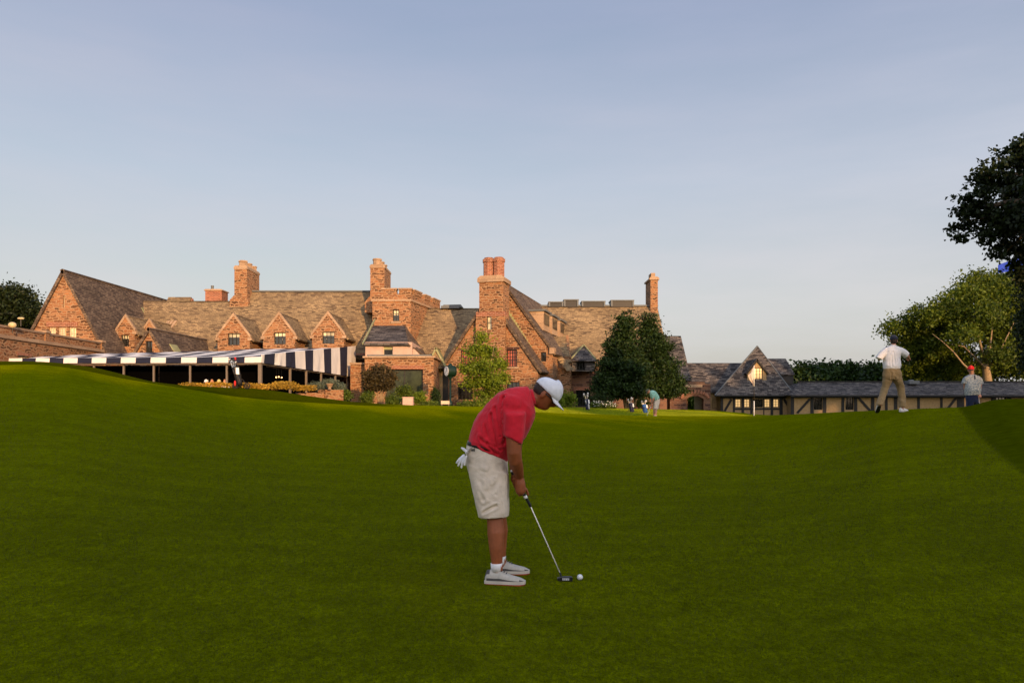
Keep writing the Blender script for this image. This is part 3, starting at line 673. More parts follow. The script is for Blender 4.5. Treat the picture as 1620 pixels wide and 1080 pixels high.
# ================================================================ lodge
lodge=empty('half_timbered_lodge',(X(1198,80),80,-1),'half-timbered lodge with a steep grey slate gable roof and small lit dormer','building')
YL=78
w=MB(); w.box(X(1140,YL),X(1254,YL),YL,88,-1.5,Z(624,YL))
for a,b,c,d,nx,nz,p in ((1163.5,1172.5,631,644,2,3,'lit'),(1177.5,1186.5,631,644,2,3,'lit'),(1191,1207,631,644,4,2,'glass'),(1209.5,1218.5,631,644,2,3,'lit'),(1223.5,1232.5,631,644,2,3,'lit')):
    window(lodge,a,b,c,d,YL,nx,nz,p,'timber',w,bw=.05)
w.build('wall',M['plaster'],lodge)
def timbers(par,Y,lst,zt,zb):
    for t_ in lst:
        q=MB()
        if len(t_)==2: q.box(X(t_[0],Y),X(t_[1],Y),Y-.06,Y+.02,Z(zb,Y),Z(zt,Y))
        else:
            q.bar((X(t_[0],Y),Y-.035,Z(t_[1],Y)),(X(t_[2],Y),Y-.035,Z(t_[3],Y)),.22,.09,up=(0,1,0))
        q.build('timber',M['timber'],par)
timbers(lodge,YL,[(1140,1144),(1159.5,1162.5),(1173.2,1177),(1187,1190.5),(1207.5,1209),(1219,1223),(1233,1238),(1249,1254),(1157,631.5,1145,652),(1240,631,1253,653)],626,663)
q=MB(); q.box(X(1162.5,YL),X(1234,YL),YL-.05,YL+.02,Z(648,YL),Z(645,YL)); q.box(X(1144,YL),X(1249,YL),YL-.055,YL+.02,Z(630,YL),Z(625,YL)); q.build('rail',M['timber'],lodge)
# triangular slate roof
e0=(X(1131,77.4),77.4,Z(625,77.4)); e1=(X(1257,77.4),77.4,Z(624.5,77.4)); ap=(X(1198,81.5),81.5,Z(547.5,81.5)); ab=(X(1200,90),90,ap[2])
q=MB(); q.slab([e0,e1,ap],.16); q.slab([e0,ap,ab,(X(1134,90),90,e0[2])],.16); q.slab([e1,ap,ab,(X(1250,90),90,e1[2])],.16); q.build('roof',M['slate2'],lodge)
q=MB(); q.bar(e0,ap,.1,.12); q.bar(e1,ap,.1,.12); q.build('hip_flashing',M['lead'],lodge)
MB().box(e0[0],e1[0],77.2,77.4,e0[2]-.12,e0[2]+.02).build('gutter',M['timber'],lodge)
# left wing roof and right piece
q=MB(); zq=Z(574,83); q.slab([(X(1040,83),83,zq),(X(1185,83),83,zq),(X(1155,79),79,Z(620,79)),(X(1040,79),79,Z(620,79))],.15); q.slab([(X(1040,83),83,zq),(X(1185,83),83,zq),(X(1185,83),87,Z(620,79)),(X(1040,83),87,Z(620,79))],.15); q.build('side_roof',M['slate2'],lodge)
MB().box(X(1120,80),X(1141,80),79.5,86,-1.5,Z(621,80)).build('side_wall',M['plaster'],lodge)
w_=MB(); window(lodge,1127,1135,632,646,79.4,2,3,'lit','timber',None)
q=MB(); zq=Z(567,86); q.slab([(X(1205,86),86,zq),(X(1243,86),86,zq),(X(1243,86),83.2,Z(592,83.5)),(X(1205,86),83.2,Z(592,83.5))],.15); q.slab([(X(1205,86),86,zq),(X(1243,86),86,zq),(X(1243,86),89,Z(592,83.5)),(X(1205,86),89,Z(592,83.5))],.15); q.build('rear_roof',M['slate2'],lodge)
MB().prism([(83.4,-1),(88.8,-1),(88.8,Z(592,83.5)-.1),(86,zq-.2),(83.4,Z(592,83.5)-.1)],'x',X(1210,86),X(1242,86)).build('rear_wall',M['timber'],lodge)
# dormer
yd=78.6; xc=X(1197.5,yd)
g=gableprism(MB(),xc,Z(571,yd),.98,1.25,yd,81.5,Z(603,yd)); 
g.cut.append((X(1189,yd),X(1206.5,yd),yd-.2,yd+.2,Z(602,yd),Z(582,yd)))
dm=g.build('dormer',M['plaster'],lodge)
window(dm,1189,1206.5,582,602,yd,4,4,'lit','timber',None,level2=False,depth=.12)
r=chev(MB(),xc,Z(568.5,yd),1.2,1.25,yd-.2,81.8,.13); r.build('dormer_roof',M['timber'],dm)
r=chev(MB(),xc,Z(567,yd),1.22,1.25,yd-.1,81.9,.1); r.build('dormer_slates',M['slate2'],dm)
# ================================================================ low wing
lowb=empty('timbered_outbuilding',(X(1450,77),77,-1),'long low timbered outbuilding under one shallow grey slate roof','building')
YW=76; x0,x1=X(1256,YW),66
w=MB(); w.box(x0,x1,YW,84,-1.6,Z(624,YW))
for a,b in ((1287.5,1301),(1337.5,1350.5),(1576,1592)): window(lowb,a,b,628,648,YW,3,4,'glass','timber',w)
w.build('wall',M['plaster'],lowb)
PT=[(1251,1256),(1282,1287),(1301.5,1307),(1331,1335.5),(1351,1356),(1378,1383),(1400,1404),(1414,1419.5),(1451,1455),(1487.5,1491),(1514,1525),(1547,1550),(1568,1575.5),(1593,1597),(1625,1629),(1660,1664),(1281,631,1261,653),(1357,628,1377,650),(1513,628,1499,646),(1597,630,1612,647)]
timbers(lowb,YW,PT,625.5,664)
MB().box(X(1253,YW),x1,YW-.05,YW+.02,Z(629,YW),Z(625,YW)).build('rail',M['timber'],lowb)
ye=YW-.6; ze=Z(624.5,ye)+.0; yrg=79.2; zg=Z(604.5,yrg)
q=MB(); q.slab([(X(1251,ye),ye,ze),(67,ye,ze),(67,yrg,zg),(X(1264,yrg),yrg,zg)],.15); q.slab([(X(1264,yrg),yrg,zg),(67,yrg,zg),(67,85,ze),(X(1251,ye)+.2,85,ze)],.15); q.slab([(X(1251,ye),ye,ze),(X(1264,yrg),yrg,zg),(X(1251,ye)+.2,85,ze)],.15); q.build('roof',M['slate2'],lowb)
MB().box(X(1262,yrg),67,yrg-.15,yrg+.15,zg-.02,zg+.12).build('ridge_cap',M['timber'],lowb)
MB().box(X(1251,ye),67,ye-.12,ye-.005,ze-.18,ze-.02).build('gutter',M['timber'],lowb)
q=MB(); q.box(X(1434,78.6),X(1450,78.6),78.0,79.4,zg-.2,zg+.14); q.ring([(X(1442,78.6),78.7,zg+.1),(X(1442,78.6),78.7,zg+.25)],[.3,.22],seg=10,caps=False); q.build('roof_vent',M['lead'],lowb)
# ================================================================ awning
aw=empty('striped_awning',(-18,44,1),'large navy and white striped awning over the clubhouse terrace','awning')
Yr,Yl=36.0,40.0; xr=-11.9; ns=17; sw=.86
def azf(x): # valance bottom line (nearly level)
    return zr(1.84)+(xr-x)/14.6*.17
def yfr(x): return Yr+(xr-x)/14.6*4
cn=MB(); vl=MB(); 
for i in range(ns):
    xa_=xr-sw*i; xb_=xr-sw*(i+1); m=1 if i%2==0 else 0
    y0a,y0b=yfr(xa_),yfr(xb_); za,zb=azf(xa_)+.27,azf(xb_)+.27
    yba,ybb=57.6,57.6
    if xb_<-20.6: yba,ybb=52-(-20.6-xa_)*.6,52-(-20.6-xb_)*.6
    top=lambda y,y0,z0: z0+(y-y0)*(zr(4.12)-zr(2.12))/(57.6-36)*.99
    nseg=6
    for k in range(nseg):
        f0,f1=k/nseg,(k+1)/nseg
        ya0,ya1=y0a+(yba-y0a)*f0,y0a+(yba-y0a)*f1; yb0,yb1=y0b+(ybb-y0b)*f0,y0b+(ybb-y0b)*f1
        sag=lambda f: -.05*math.sin(math.pi*((f*3)%1))
        cn.slab([(xa_,ya0,top(ya0,y0a,za)+sag(f0)),(xa_,ya1,top(ya1,y0a,za)+sag(f1)),(xb_,yb1,top(yb1,y0b,zb)+sag(f1)),(xb_,yb0,top(yb0,y0b,zb)+sag(f0))],.03,m)
    vl.add([(xa_,y0a-.02,za),(xb_,y0b-.02,zb),(xb_,y0b-.05,zb-.27),(xa_,y0a-.05,za-.27),(xa_,y0a,za),(xb_,y0b,zb),(xb_,y0b-.03,zb-.27),(xa_,y0a-.03,za-.27)],[(0,1,2,3),(7,6,5,4),(0,4,5,1),(3,2,6,7),(0,3,7,4),(1,5,6,2)],m)
cn.build('canopy',[M['navy'],M['white']],aw); vl.build('valance',[M['navy'],M['white']],aw)
sp=MB(); ys=[36.0,36.4,38,39.8,41.5,43.5,45.3,47.8,49.8,52.3,54.7,57.6]
ztop=lambda y: zr(2.12)+(y-36)*2.0/21.6
for i in range(11):
    y0,y1=ys[i],ys[i+1]; m=0 if i%2==1 else 1; n=3
    for k in range(n):
        ya=y0+(y1-y0)*k/n; yb=y0+(y1-y0)*(k+1)/n; bx=lambda y: xr+.04+.05*math.sin(y*4.1)
        sp.add([(bx(ya),ya,zr(1.84)),(bx(yb),yb,zr(1.84)),(xr+.03,yb,ztop(yb)+.1),(xr+.03,ya,ztop(ya)+.1),(bx(ya)-.03,ya,zr(1.84)),(bx(yb)-.03,yb,zr(1.84)),(xr,yb,ztop(yb)+.1),(xr,ya,ztop(ya)+.1)],[(0,1,2,3),(7,6,5,4),(0,4,5,1),(3,2,6,7),(0,3,7,4),(1,5,6,2)],m)
sp.build('side_panel',[M['navy'],M['white']],aw)
def post(x,y,w=.1,zt=None):
    MB().box(x-w/2,x+w/2,y-w/2,y+w/2,-.3,(zt or azf(x))-.02).build('post',M['post'],aw)
for i,px in enumerate((107,149,196,243.5,301,359)):
    # solve on the front line
    x=-12
    for _ in range(30): x=X(px,yfr(x)+.25)
    post(x,yfr(x)+.25,.085)
post(xr-.1,36.15,.16)
for px in (459,484.5,508,530.5,550): post(xr-.1,F_*(-(xr-.1))/(810-px),.11,zr(1.84))
fb=MB(); fb.bar((xr-.1,36.12,zr(1.80)),(xr-14.6,40.15,azf(xr-14.6)-.04),.07,.07); fb.bar((xr-.1,36.1,zr(1.80)),(xr-.1,57.4,zr(1.80)),.07,.07); fb.build('beam',M['post'],aw)
# black panels added behind the posts to keep the terrace in deep shade
for i,(a,b) in enumerate(((xr-14.4,xr-10.4),(xr-10.35,xr-6.4),(xr-6.35,xr-.3))):
    q=MB(); q.add([(a,yfr(a)+1.5,-.2),(b,yfr(b)+1.5,-.2),(b,yfr(b)+1.5,azf(b)-.06),(a,yfr(a)+1.5,azf(a)-.06),(a,yfr(a)+1.54,-.2),(b,yfr(b)+1.54,-.2),(b,yfr(b)+1.54,azf(b)-.06),(a,yfr(a)+1.54,azf(a)-.06)],[(0,1,2,3),(7,6,5,4),(0,4,5,1),(3,2,6,7),(0,3,7,4),(1,5,6,2)])
    q.build('shade_panel',M['shadeblack'],aw)
for a,b in ((36.6,44),(44.05,53.6)):
    MB().box(xr-.32,xr-.28,a,b,-.2,zr(1.7)).build('shade_panel',M['shadeblack'],aw)
t_=MB(); t_.box(-26.5,-12.2,37,57.5,-.3,CZ-.22); t_.build('terrace',M['paving'],None); tag(bpy.data.objects['terrace'],kind='structure')
# lamps under the awning
for i,(px,py) in enumerate(((437,596.5),(441,596),(445.5,597))):
    y=F_*12.0/(810-px)-.3
    o=MB(); p=V((X(px,37.9)+.0,37.9,Z(py,37.9))); p=V((xr-.24,F_*(-(xr-.24))/(810-px),Z(py,F_*(-(xr-.24))/(810-px))))
    o.ball(p,.035); o.ring([p+V((0,0,.05)),p+V((0,0,.5))],[.006,.006],seg=5,m=1)
    ob=o.build('hanging_lamp',[M['bulb'],M['black']],None,org=p); tag(ob,('left','middle','right')[i]+' one of three small glowing lamps hanging under the dark awning','lamp','lamps under the awning')
# whole clubhouse stands a little farther out
KS=1.2
club.location=V((0,0,CZ))+KS*(club.location-V((0,0,CZ))); club.scale=(KS,)*3
# ================================================================ vegetation
def blobpx(lst,Y,dep=1.0):
    """(px,py,rx_px,ry_px,dy) -> ellipsoid blobs"""
    out=[]
    for b in lst:
        y=Y+(b[4] if len(b)>4 else 0); s=y/F_; out.append((X(b[0],y),y,Z(b[1],y),b[2]*s,b[2]*s*dep,b[3]*s))
    return out
# evergreen pair
def cone(pxc,top,bot,wtop,wbot,n,lean=0,sq=1.):
    o=[]
    for i in range(n):
        f=(i+.5)/n; o.append((pxc+lean*f+random.uniform(-3,3),top+(bot-top)*f,wtop+(wbot-wtop)*f**1.0,(bot-top)/n*.95,random.uniform(-.3,.3)))
    return o
Ye=55
tree('evergreen_tree',(X(988,Ye),Ye,gz(X(988,Ye),Ye)),0,[([(X(992,Ye),Ye,gz(X(992,Ye),Ye)-.2),(X(985,Ye),Ye,Z(618,Ye)),(X(985,Ye),Ye,Z(520,Ye))],.16,.05),([(X(993,Ye),Ye,gz(X(992,Ye),Ye)-.2),(X(996,Ye),Ye,Z(615,Ye)),(X(990,Ye),Ye,Z(570,Ye))],.15,.06),([(X(1000,Ye),Ye-.3,gz(X(992,Ye),Ye)-.2),(X(1007,Ye),Ye-.3,Z(620,Ye)),(X(1018,Ye),Ye,Z(590,Ye))],.14,.06)],
 blobpx(cone(990,496,624,7,47,12,-8)+[(962,612,20,10,0),(955,596,16,8,-.5),(1000,585,26,14,-1),(968,575,20,8,-.6),(975,548,18,7,-.4)],Ye),44000,.17,M['leaf_dark'],M['palebark'],'tall dark cone-shaped evergreen with pale forked trunks, left one of the joined pair','tree','pair of dark evergreens by the clubhouse',clump=.27,per=40,shell=.55,flat=.35)
Y2=57
tree('evergreen_tree',(X(1040,Y2),Y2,gz(X(1040,Y2),Y2)),0,[([(X(1040,Y2),Y2,gz(X(1040,Y2),Y2)-.2),(X(1038,Y2),Y2,Z(620,Y2)),(X(1032,Y2),Y2,Z(525,Y2))],.2,.05)],
 blobpx(cone(1027,500,624,7,47,12,12)+[(1060,605,20,10,0),(1062,575,14,8,-.5),(1054,548,12,7,-.3),(1008,600,22,14,-1)],Y2),44000,.17,M['leaf_dark'],M['bark'],'dark dense evergreen with a rounded point, right one of the joined pair','tree','pair of dark evergreens by the clubhouse',clump=.27,per=40,shell=.55,flat=.35)
# bright loose tree
Y3=49; 
gb=gz(X(770,Y3),Y3)
tree('young_tree',(X(770,Y3),Y3,gb),0,[([(X(771,Y3),Y3,gb-.2),(X(768,Y3),Y3,Z(600,Y3)),(X(763,Y3),Y3,Z(535,Y3))],.07,.02)]+[([(X(770,Y3),Y3,Z(630,Y3)),(X(770+a*.5,Y3),Y3,Z(600-20,Y3)),(X(770+a,Y3),Y3+random.uniform(-.4,.4),Z(b,Y3))],.05,.012) for a,b in ((-28,575),(24,570),(30,605),(-20,548),(12,545))],
 blobpx([(762,535,10,12),(752,556,17,12,-.3),(772,558,17,12,.3),(742,582,16,12),(764,582,20,14,-.5),(788,578,14,12,.3),(750,605,18,11),(778,603,22,13,-.4),(793,598,11,9),(766,624,18,9),(790,618,12,8)],Y3),9500,.15,M['leaf_bright'],M['palebark'],'airy bright yellow-green tree in front of the chimney gable','tree',clump=.2,per=14,shell=.25)
# plum shrub tree
Y4=46; gb=gz(X(600,Y4),Y4)
tree('small_tree',(X(602,Y4),Y4,gb),0,[([(X(602,Y4),Y4,gb-.1),(X(602+a*.5,Y4),Y4,Z(620,Y4)),(X(602+a,Y4),Y4+random.uniform(-.3,.3),Z(b,Y4))],.055,.015) for a,b in ((-18,590),(-9,583),(0,580),(9,584),(17,592),(4,600))],
 blobpx([(602,586,14,8),(588,594,13,10),(615,596,12,10),(601,600,16,10,-.3),(583,605,8,7),(612,610,12,7),(592,611,12,7)],Y4),9000,.12,M['leaf_plum'],M['palebark'],'small bronze-leaved tree with vase-shaped trunks by the stone bay','tree',clump=.14,per=16,shell=.3)
# left dark trees
Y5=84
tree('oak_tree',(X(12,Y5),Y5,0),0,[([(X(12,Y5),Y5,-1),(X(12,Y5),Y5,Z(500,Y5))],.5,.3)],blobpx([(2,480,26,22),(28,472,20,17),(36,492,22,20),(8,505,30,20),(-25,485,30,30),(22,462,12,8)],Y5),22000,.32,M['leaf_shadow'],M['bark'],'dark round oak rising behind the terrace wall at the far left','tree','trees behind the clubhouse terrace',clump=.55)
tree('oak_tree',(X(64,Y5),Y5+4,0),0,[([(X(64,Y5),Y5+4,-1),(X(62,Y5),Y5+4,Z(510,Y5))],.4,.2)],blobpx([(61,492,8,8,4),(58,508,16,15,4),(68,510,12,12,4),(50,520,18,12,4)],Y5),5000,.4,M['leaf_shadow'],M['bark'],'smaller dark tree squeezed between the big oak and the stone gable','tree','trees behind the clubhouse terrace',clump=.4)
# big right tree with visible limbs
Y6=92
def q6(px,py,dy=0): return (X(px,Y6+dy),Y6+dy,Z(py,Y6+dy))
tree('oak_tree',(X(1563,Y6),Y6,-1.5),0,[([(X(1563,Y6),Y6,-2),q6(1562,600),q6(1560,585),q6(1556,570)],.6,.34),([q6(1558,582,-1),q6(1545,568,-1.5),q6(1525,548,-2),q6(1496,543,-3)],.16,.02),([q6(1540,590,-3),q6(1524,576,-4),q6(1508,556,-4.5),q6(1492,541,-5),q6(1475,528,-5)],.13,.02),([q6(1560,575,-1),q6(1566,550,-2),q6(1572,500,-2)],.24,.03),([q6(1557,572,-1),q6(1550,540,-2),q6(1534,490,-3)],.24,.03),([q6(1565,580,-1),q6(1580,560,-2),q6(1604,510,-3)],.2,.03)],
 blobpx([(1560,462,42,24),(1530,470,28,20,-2),(1500,490,30,20,-2),(1465,500,26,18,-2),(1430,515,24,14),(1412,520,14,10),(1590,450,30,20,2),(1600,480,40,28),(1540,500,40,24,-3),(1490,515,36,20,2),(1450,535,28,16,2),(1570,520,36,20,3),(1610,520,40,24),(1470,560,28,18,4),(1500,575,36,18,5),(1440,575,24,18,5),(1600,575,50,24,4),(1650,500,60,60,4),(1545,440,18,10),(1540,590,40,14,6),(1585,560,22,14,-4),(1525,530,24,14,-5),(1470,545,30,20,1),(1430,548,20,14,2),(1510,560,30,18,4),(1590,540,36,20,0),(1450,590,24,12,6)],Y6),90000,.34,M['leaf_mid'],M['palebark'],'broad olive-green oak with pale sunlit limbs behind the low timbered building','tree',clump=.6,per=26,shell=.4)
# dark right edge tree
Y7=60
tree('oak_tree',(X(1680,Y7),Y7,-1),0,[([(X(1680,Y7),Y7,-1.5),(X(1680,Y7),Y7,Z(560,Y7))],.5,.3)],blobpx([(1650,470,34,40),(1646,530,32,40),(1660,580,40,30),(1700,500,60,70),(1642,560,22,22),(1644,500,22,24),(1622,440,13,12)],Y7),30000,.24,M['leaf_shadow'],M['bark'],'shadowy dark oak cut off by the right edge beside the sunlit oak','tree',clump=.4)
# overhanging near tree, upper right
Y8=24
def q8(px,py,dy=0): return (X(px,Y8+dy),Y8+dy,Z(py,Y8+dy))
ov=blobpx([(1600,240,26,22),(1565,268,28,20),(1540,278,14,10,.3),(1600,290,34,26,.3),(1545,305,24,18,-.4),(1520,330,20,16),(1516,352,14,12,.2),(1550,340,30,20,.4),(1590,340,30,26,-.5),(1615,310,40,50,1),(1512,368,8,6),(1560,368,26,14),(1590,385,24,20,.4),(1568,396,12,9,-.2),(1605,410,20,16,.3),(1612,432,14,10),(1650,250,50,70,1),(1680,350,70,80,2),(1760,260,120,120,-4),(1800,380,120,90,-5),(1900,200,140,130,-3),(1625,222,20,18)],Y8)
ov=[(a+.2,b,c-.12,d*.97,e,f*.95) for a,b,c,d,e,f in ov]
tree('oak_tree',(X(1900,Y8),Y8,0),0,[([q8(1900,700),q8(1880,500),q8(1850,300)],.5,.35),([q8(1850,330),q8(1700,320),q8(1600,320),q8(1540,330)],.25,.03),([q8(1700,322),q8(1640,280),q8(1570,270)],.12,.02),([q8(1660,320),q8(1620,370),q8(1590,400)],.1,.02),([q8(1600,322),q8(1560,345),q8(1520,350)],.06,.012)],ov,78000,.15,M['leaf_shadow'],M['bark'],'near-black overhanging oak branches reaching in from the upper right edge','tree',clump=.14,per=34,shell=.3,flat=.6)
# trees beyond the lodge
bgw=['low rounded dark tree just right of the lodge roof','second dark treetop from the lodge roof behind the low building','dark treetop midway between lodge and walking golfer','bushy dark tree left of the walking golfer','dark tree just right of the walking golfer','dark tree below the oak limbs','dark tree behind the red-capped man']
for i,(px,py,rx) in enumerate(((1272,588,26),(1305,586,26),(1342,588,27),(1378,589,26),(1418,588,28),(1462,584,28),(1520,590,36))):
    Yq=108+3*(i%2)
    tree('bushy_tree',(X(px,Yq),Yq,-2),0,[([(X(px,Yq),Yq,-2.5),(X(px,Yq),Yq,Z(600,Yq))],.4,.2)],blobpx([(px,py,rx*.6,14),(px-rx*.45,py+6,rx*.5,14),(px+rx*.45,py+4,rx*.5,14),(px,py+20,rx,20)],Yq),4500,.5,M['leaf_hedge2'],M['bark'],bgw[i],'tree','trees beyond the low timbered building',clump=.5)
# greenery seen through the arch
tree('bushy_tree',(X(1100,98),98,-2),0,[([(X(1100,98),98,-2.5),(X(1100,98),98,Z(640,98))],.3,.15)],blobpx([(1095,636,14,14),(1108,640,10,14)],98),2500,.35,M['leaf_mid'],M['bark'],'leafy green tree seen through the stone archway','tree',clump=.4,shell=.3)
# shrubs: (px,py,rx,ry,Y,mat,label)
SH=[(545,623,13,7,44,'leaf_hedge','clipped green hedge block right of the stone urn'),(581,628,11,9,45,'leaf_hedge','rounded green shrub left of the bronze-leaved tree'),(586,616,9,6,46.5,'leaf_dark','dark low bush against the stone bay'),(622,634,14,8,44.5,'leaf_hedge','green leafy shrub right of the bronze-leaved tree'),(640,618,13,9,47,'leaf_hedge','olive bush under the big green window'),(664,628,11,9,46,'leaf_bright','light olive bush below the right of the big window'),(689,625,7,16,47,'leaf_dark','narrow dark conical bush beside the passage'),(680,640,16,5,45,'leaf_hedge','low green ground shrub before the passage'),(740,639,18,5,46,'leaf_hedge','low shrub right of the clock post'),(765,638,18,7,46,'leaf_bright','yellow-green shrub under the young tree'),(884,636,9,7,50,'leaf_bright','small yellow-green shrub nearest the golfer cap'),(899,630,14,12,51,'leaf_bright','round yellow-green shrub left of the dark doorway'),(950,632,20,10,53,'leaf_dark','dark shrub left of the evergreen trunks'),(1016,636,12,8,55,'leaf_dark','low dark shrub between evergreen trunks'),(940,641,10,4,51,'leaf_hedge','small leafy flower clump in front of the dark shrub'),(963,642,12,4,51,'leaf_hedge','white-flowered leafy clump near the evergreen trunks'),(825,633,14,10,49,'leaf_hedge','green shrub behind the golfer')]
for px,py,rx,ry,Yq,mt,lb in SH:
    g=gz(X(px,Yq),Yq); s=Yq/F_
    z=Z(py,Yq)
    o=leafmesh('shrub',blob_pts([(X(px,Yq),Yq,z,rx*s,max(rx*s*.7,.3),ry*s),(X(px-rx*.3,Yq),Yq,z-ry*s*.4,rx*s*.7,.4,ry*s),(X(px+rx*.35,Yq),Yq,z-ry*s*.3,rx*s*.6,.4,ry*s)],int(900+rx*ry*9),.08,14,.3,.9),.1,M[mt],None,org=(X(px,Yq),Yq,g)); tag(o,lb,'shrub')
# white blossoms dotted in the clumps
fp=[]
for _ in range(70):
    px=random.uniform(938,974); fp.append(P(px,random.uniform(634,643),50.6))
o=leafmesh('flowers',np.array([tuple(p) for p in fp]),.11,M['petal'],None,org=tuple(P(955,641,50.6))); tag(o,'scattered small white blossoms in front of the dark evergreen trunks','flowers',kind='stuff')
# junipers
for px,py,rx,ry,Yq,lb in ((503,611,15,8,39.6,'blue-green spreading juniper left of the stone urn'),(521,605,13,7,40.2,'upper blue-green juniper behind the stone urn'),(537,611,9,7,40.4,'small blue-green juniper right of the stone urn')):
    s=Yq/F_; o=leafmesh('juniper',blob_pts([(X(px,Yq),Yq,Z(py,Yq),rx*s,.4,ry*s*.8)],1600,.09,14,.3,.5),.09,M['leaf_blue'],None,org=(X(px,Yq),Yq,Z(py+ry,Yq)),aspect=.3); tag(o,lb,'shrub','blue junipers')
# flowering hedge along the awning
hp=[]
def hedge(name,pts,w,h,n,mt,lb,leaf=.07):
    q=[]
    for a,b in zip(pts,pts[1:]):
        a=V(a);b=V(b);k=int(n*(b-a).length)
        for _ in range(k):
            f=random.random(); p=a.lerp(b,f); hh=h*(.72+.4*noise.noise(V((p.x*1.7,p.y*1.7,0))))
            q.append((p.x+random.uniform(-w,w)*.5,p.y+random.uniform(-w,w)*.5,p.z+hh*random.random()**.6))
    o=leafmesh(name,np.array(q),leaf,M[mt],None,org=pts[0]); tag(o,lb,'hedge'); return o
def hp_(px,Yq,d=-.05): return (X(px,Yq),Yq,gz(X(px,Yq),Yq)+d)
hedge('flowering_hedge',[hp_(272,34.9),hp_(300,35.2),hp_(330,35.4),hp_(372,35.5)],.6,.34,900,'leaf_gold','low golden flowering hedge along the lawn, left of the golf trolley')
hedge('flowering_hedge',[hp_(386,35.6),hp_(415,35.7),(X(440,36),36,Z(615,36)),(X(470,37.2),37.2,Z(618,37.2)),(X(492,38.3),38.3,Z(619,38.3))],.6,.42,900,'leaf_gold','orange and yellow flowering hedge right of the golf trolley')
# stone planter wall and urn
q=MB(); a=(X(476,38.0),38.0);b=(X(541,40),40); fxw=facexf(a,b); ln=math.hypot(b[0]-a[0],b[1]-a[1]); zt_=Z(616.5,38.6)
q=MB(fxw); q.box(0,ln*.55,0,.45,-.2,zt_-.14); q.box(ln*.55,ln,-.12,.5,-.2,zt_+.02); o=q.build('planter_wall',M['stone'],None,org=(a[0],a[1],0)); tag(o,'low stone planter wall under the blue junipers','wall')
u=MB(); ux,uy=X(521.5,39.0),39.0; uz=zt_+.02
u.ring([(ux,uy,uz),(ux,uy,uz+.06),(ux,uy,uz+.09),(ux,uy,uz+.16),(ux,uy,uz+.27),(ux,uy,uz+.29),(ux,uy,uz+.31)],[.1,.09,.06,.13,.17,.2,.19],seg=16,caps=False); o=u.build('stone_urn',M['coping'],None,True,org=(ux,uy,uz)); tag(o,'round buff stone urn standing on the planter wall','urn')
# ================================================================ props
# street clock
Yk=47; cx=X(712.5,Yk); gk=gz(cx,Yk); ck=empty('street_clock',(cx,Yk,gk),'green post clock with a white dial beside the entrance','clock')
q=MB(); zc=Z(587,Yk); q.ring([(cx,Yk,gk-.1),(cx,Yk,gk+.25),(cx,Yk,gk+.3),(cx,Yk,zc-.5)],[.13,.13,.06,.05],seg=12,caps=False); q.build('post',M['clockgreen'],ck,True)
ca=R(35); nx=V((-math.cos(ca),-math.sin(ca)*.9,0)).normalized(); ck0=V((cx,Yk,zc))
q=MB(); q.ring([ck0+nx*.22,ck0-nx*.22],[.33,.33],seg=28,caps=False); q.ring([ck0+nx*.27,ck0+nx*.2],[.35,.36],seg=28,caps=False); q.ring([ck0-nx*.2,ck0-nx*.27],[.36,.35],seg=28,caps=False); q.ring([(cx,Yk,zc+.30),(cx,Yk,zc+.4),(cx,Yk,zc+.5)],[.18,.12,.03],seg=10,caps=False); q.ring([(cx,Yk,zc-.5),(cx,Yk,zc-.32)],[.06,.15],seg=10,caps=False); q.build('case',M['clockgreen'],ck)
q=MB(); q.ring([ck0+nx*.285,ck0+nx*.272],[.29,.29],seg=28,caps=False); dl=q.build('dial',M['whitep'],ck)
q=MB(); sx=V((0,0,1)).cross(nx).normalized(); up=V((0,0,1))
for k in range(12):
    a=k*math.pi/6; d=up*math.cos(a)+sx*math.sin(a); q.bar(ck0+nx*.29+d*.20,ck0+nx*.29+d*.26,.03,.008,up=nx)
for a,l in ((R(215),.13),(R(20),.2)):
    d=up*math.cos(a)+sx*math.sin(a); q.bar(ck0+nx*.295-d*.04,ck0+nx*.295+d*l,.035,.008,up=nx)
q.build('hands',M['black'],dl)
# pink box and low white sign
Yq=43.5; bx,bz=X(645,Yq),gz(X(645,Yq),Yq)
q=MB(); q.box(bx-.29,bx+.29,Yq,Yq+.45,bz-.05,bz+.42); q.box(bx-.31,bx+.31,Yq-.02,Yq+.47,bz+.42,bz+.46); q.box(bx-.04,bx+.27,Yq-.012,Yq,bz+.04,bz+.3)
o=q.build('utility_box',M['pinkbox'],None,org=(bx,Yq,bz)); tag(o,'small pale pink box standing on the lawn edge below the bay window','box')
Yq=44.5; bx,bz=X(704,Yq),gz(X(704,Yq),Yq)
sg=empty('low_sign',(bx,Yq,bz),'low wide cream sign board in the grass left of the clock post','sign'); q=MB(); q.box(bx-.24,bx+.26,Yq,Yq+.04,bz+.1,bz+.3); q.build('board',M['cframe'],sg)
for d in (-.2,.22): MB().box(bx+d-.02,bx+d+.02,Yq+.045,Yq+.08,bz-.1,bz+.25).build('leg',M['post'],sg)
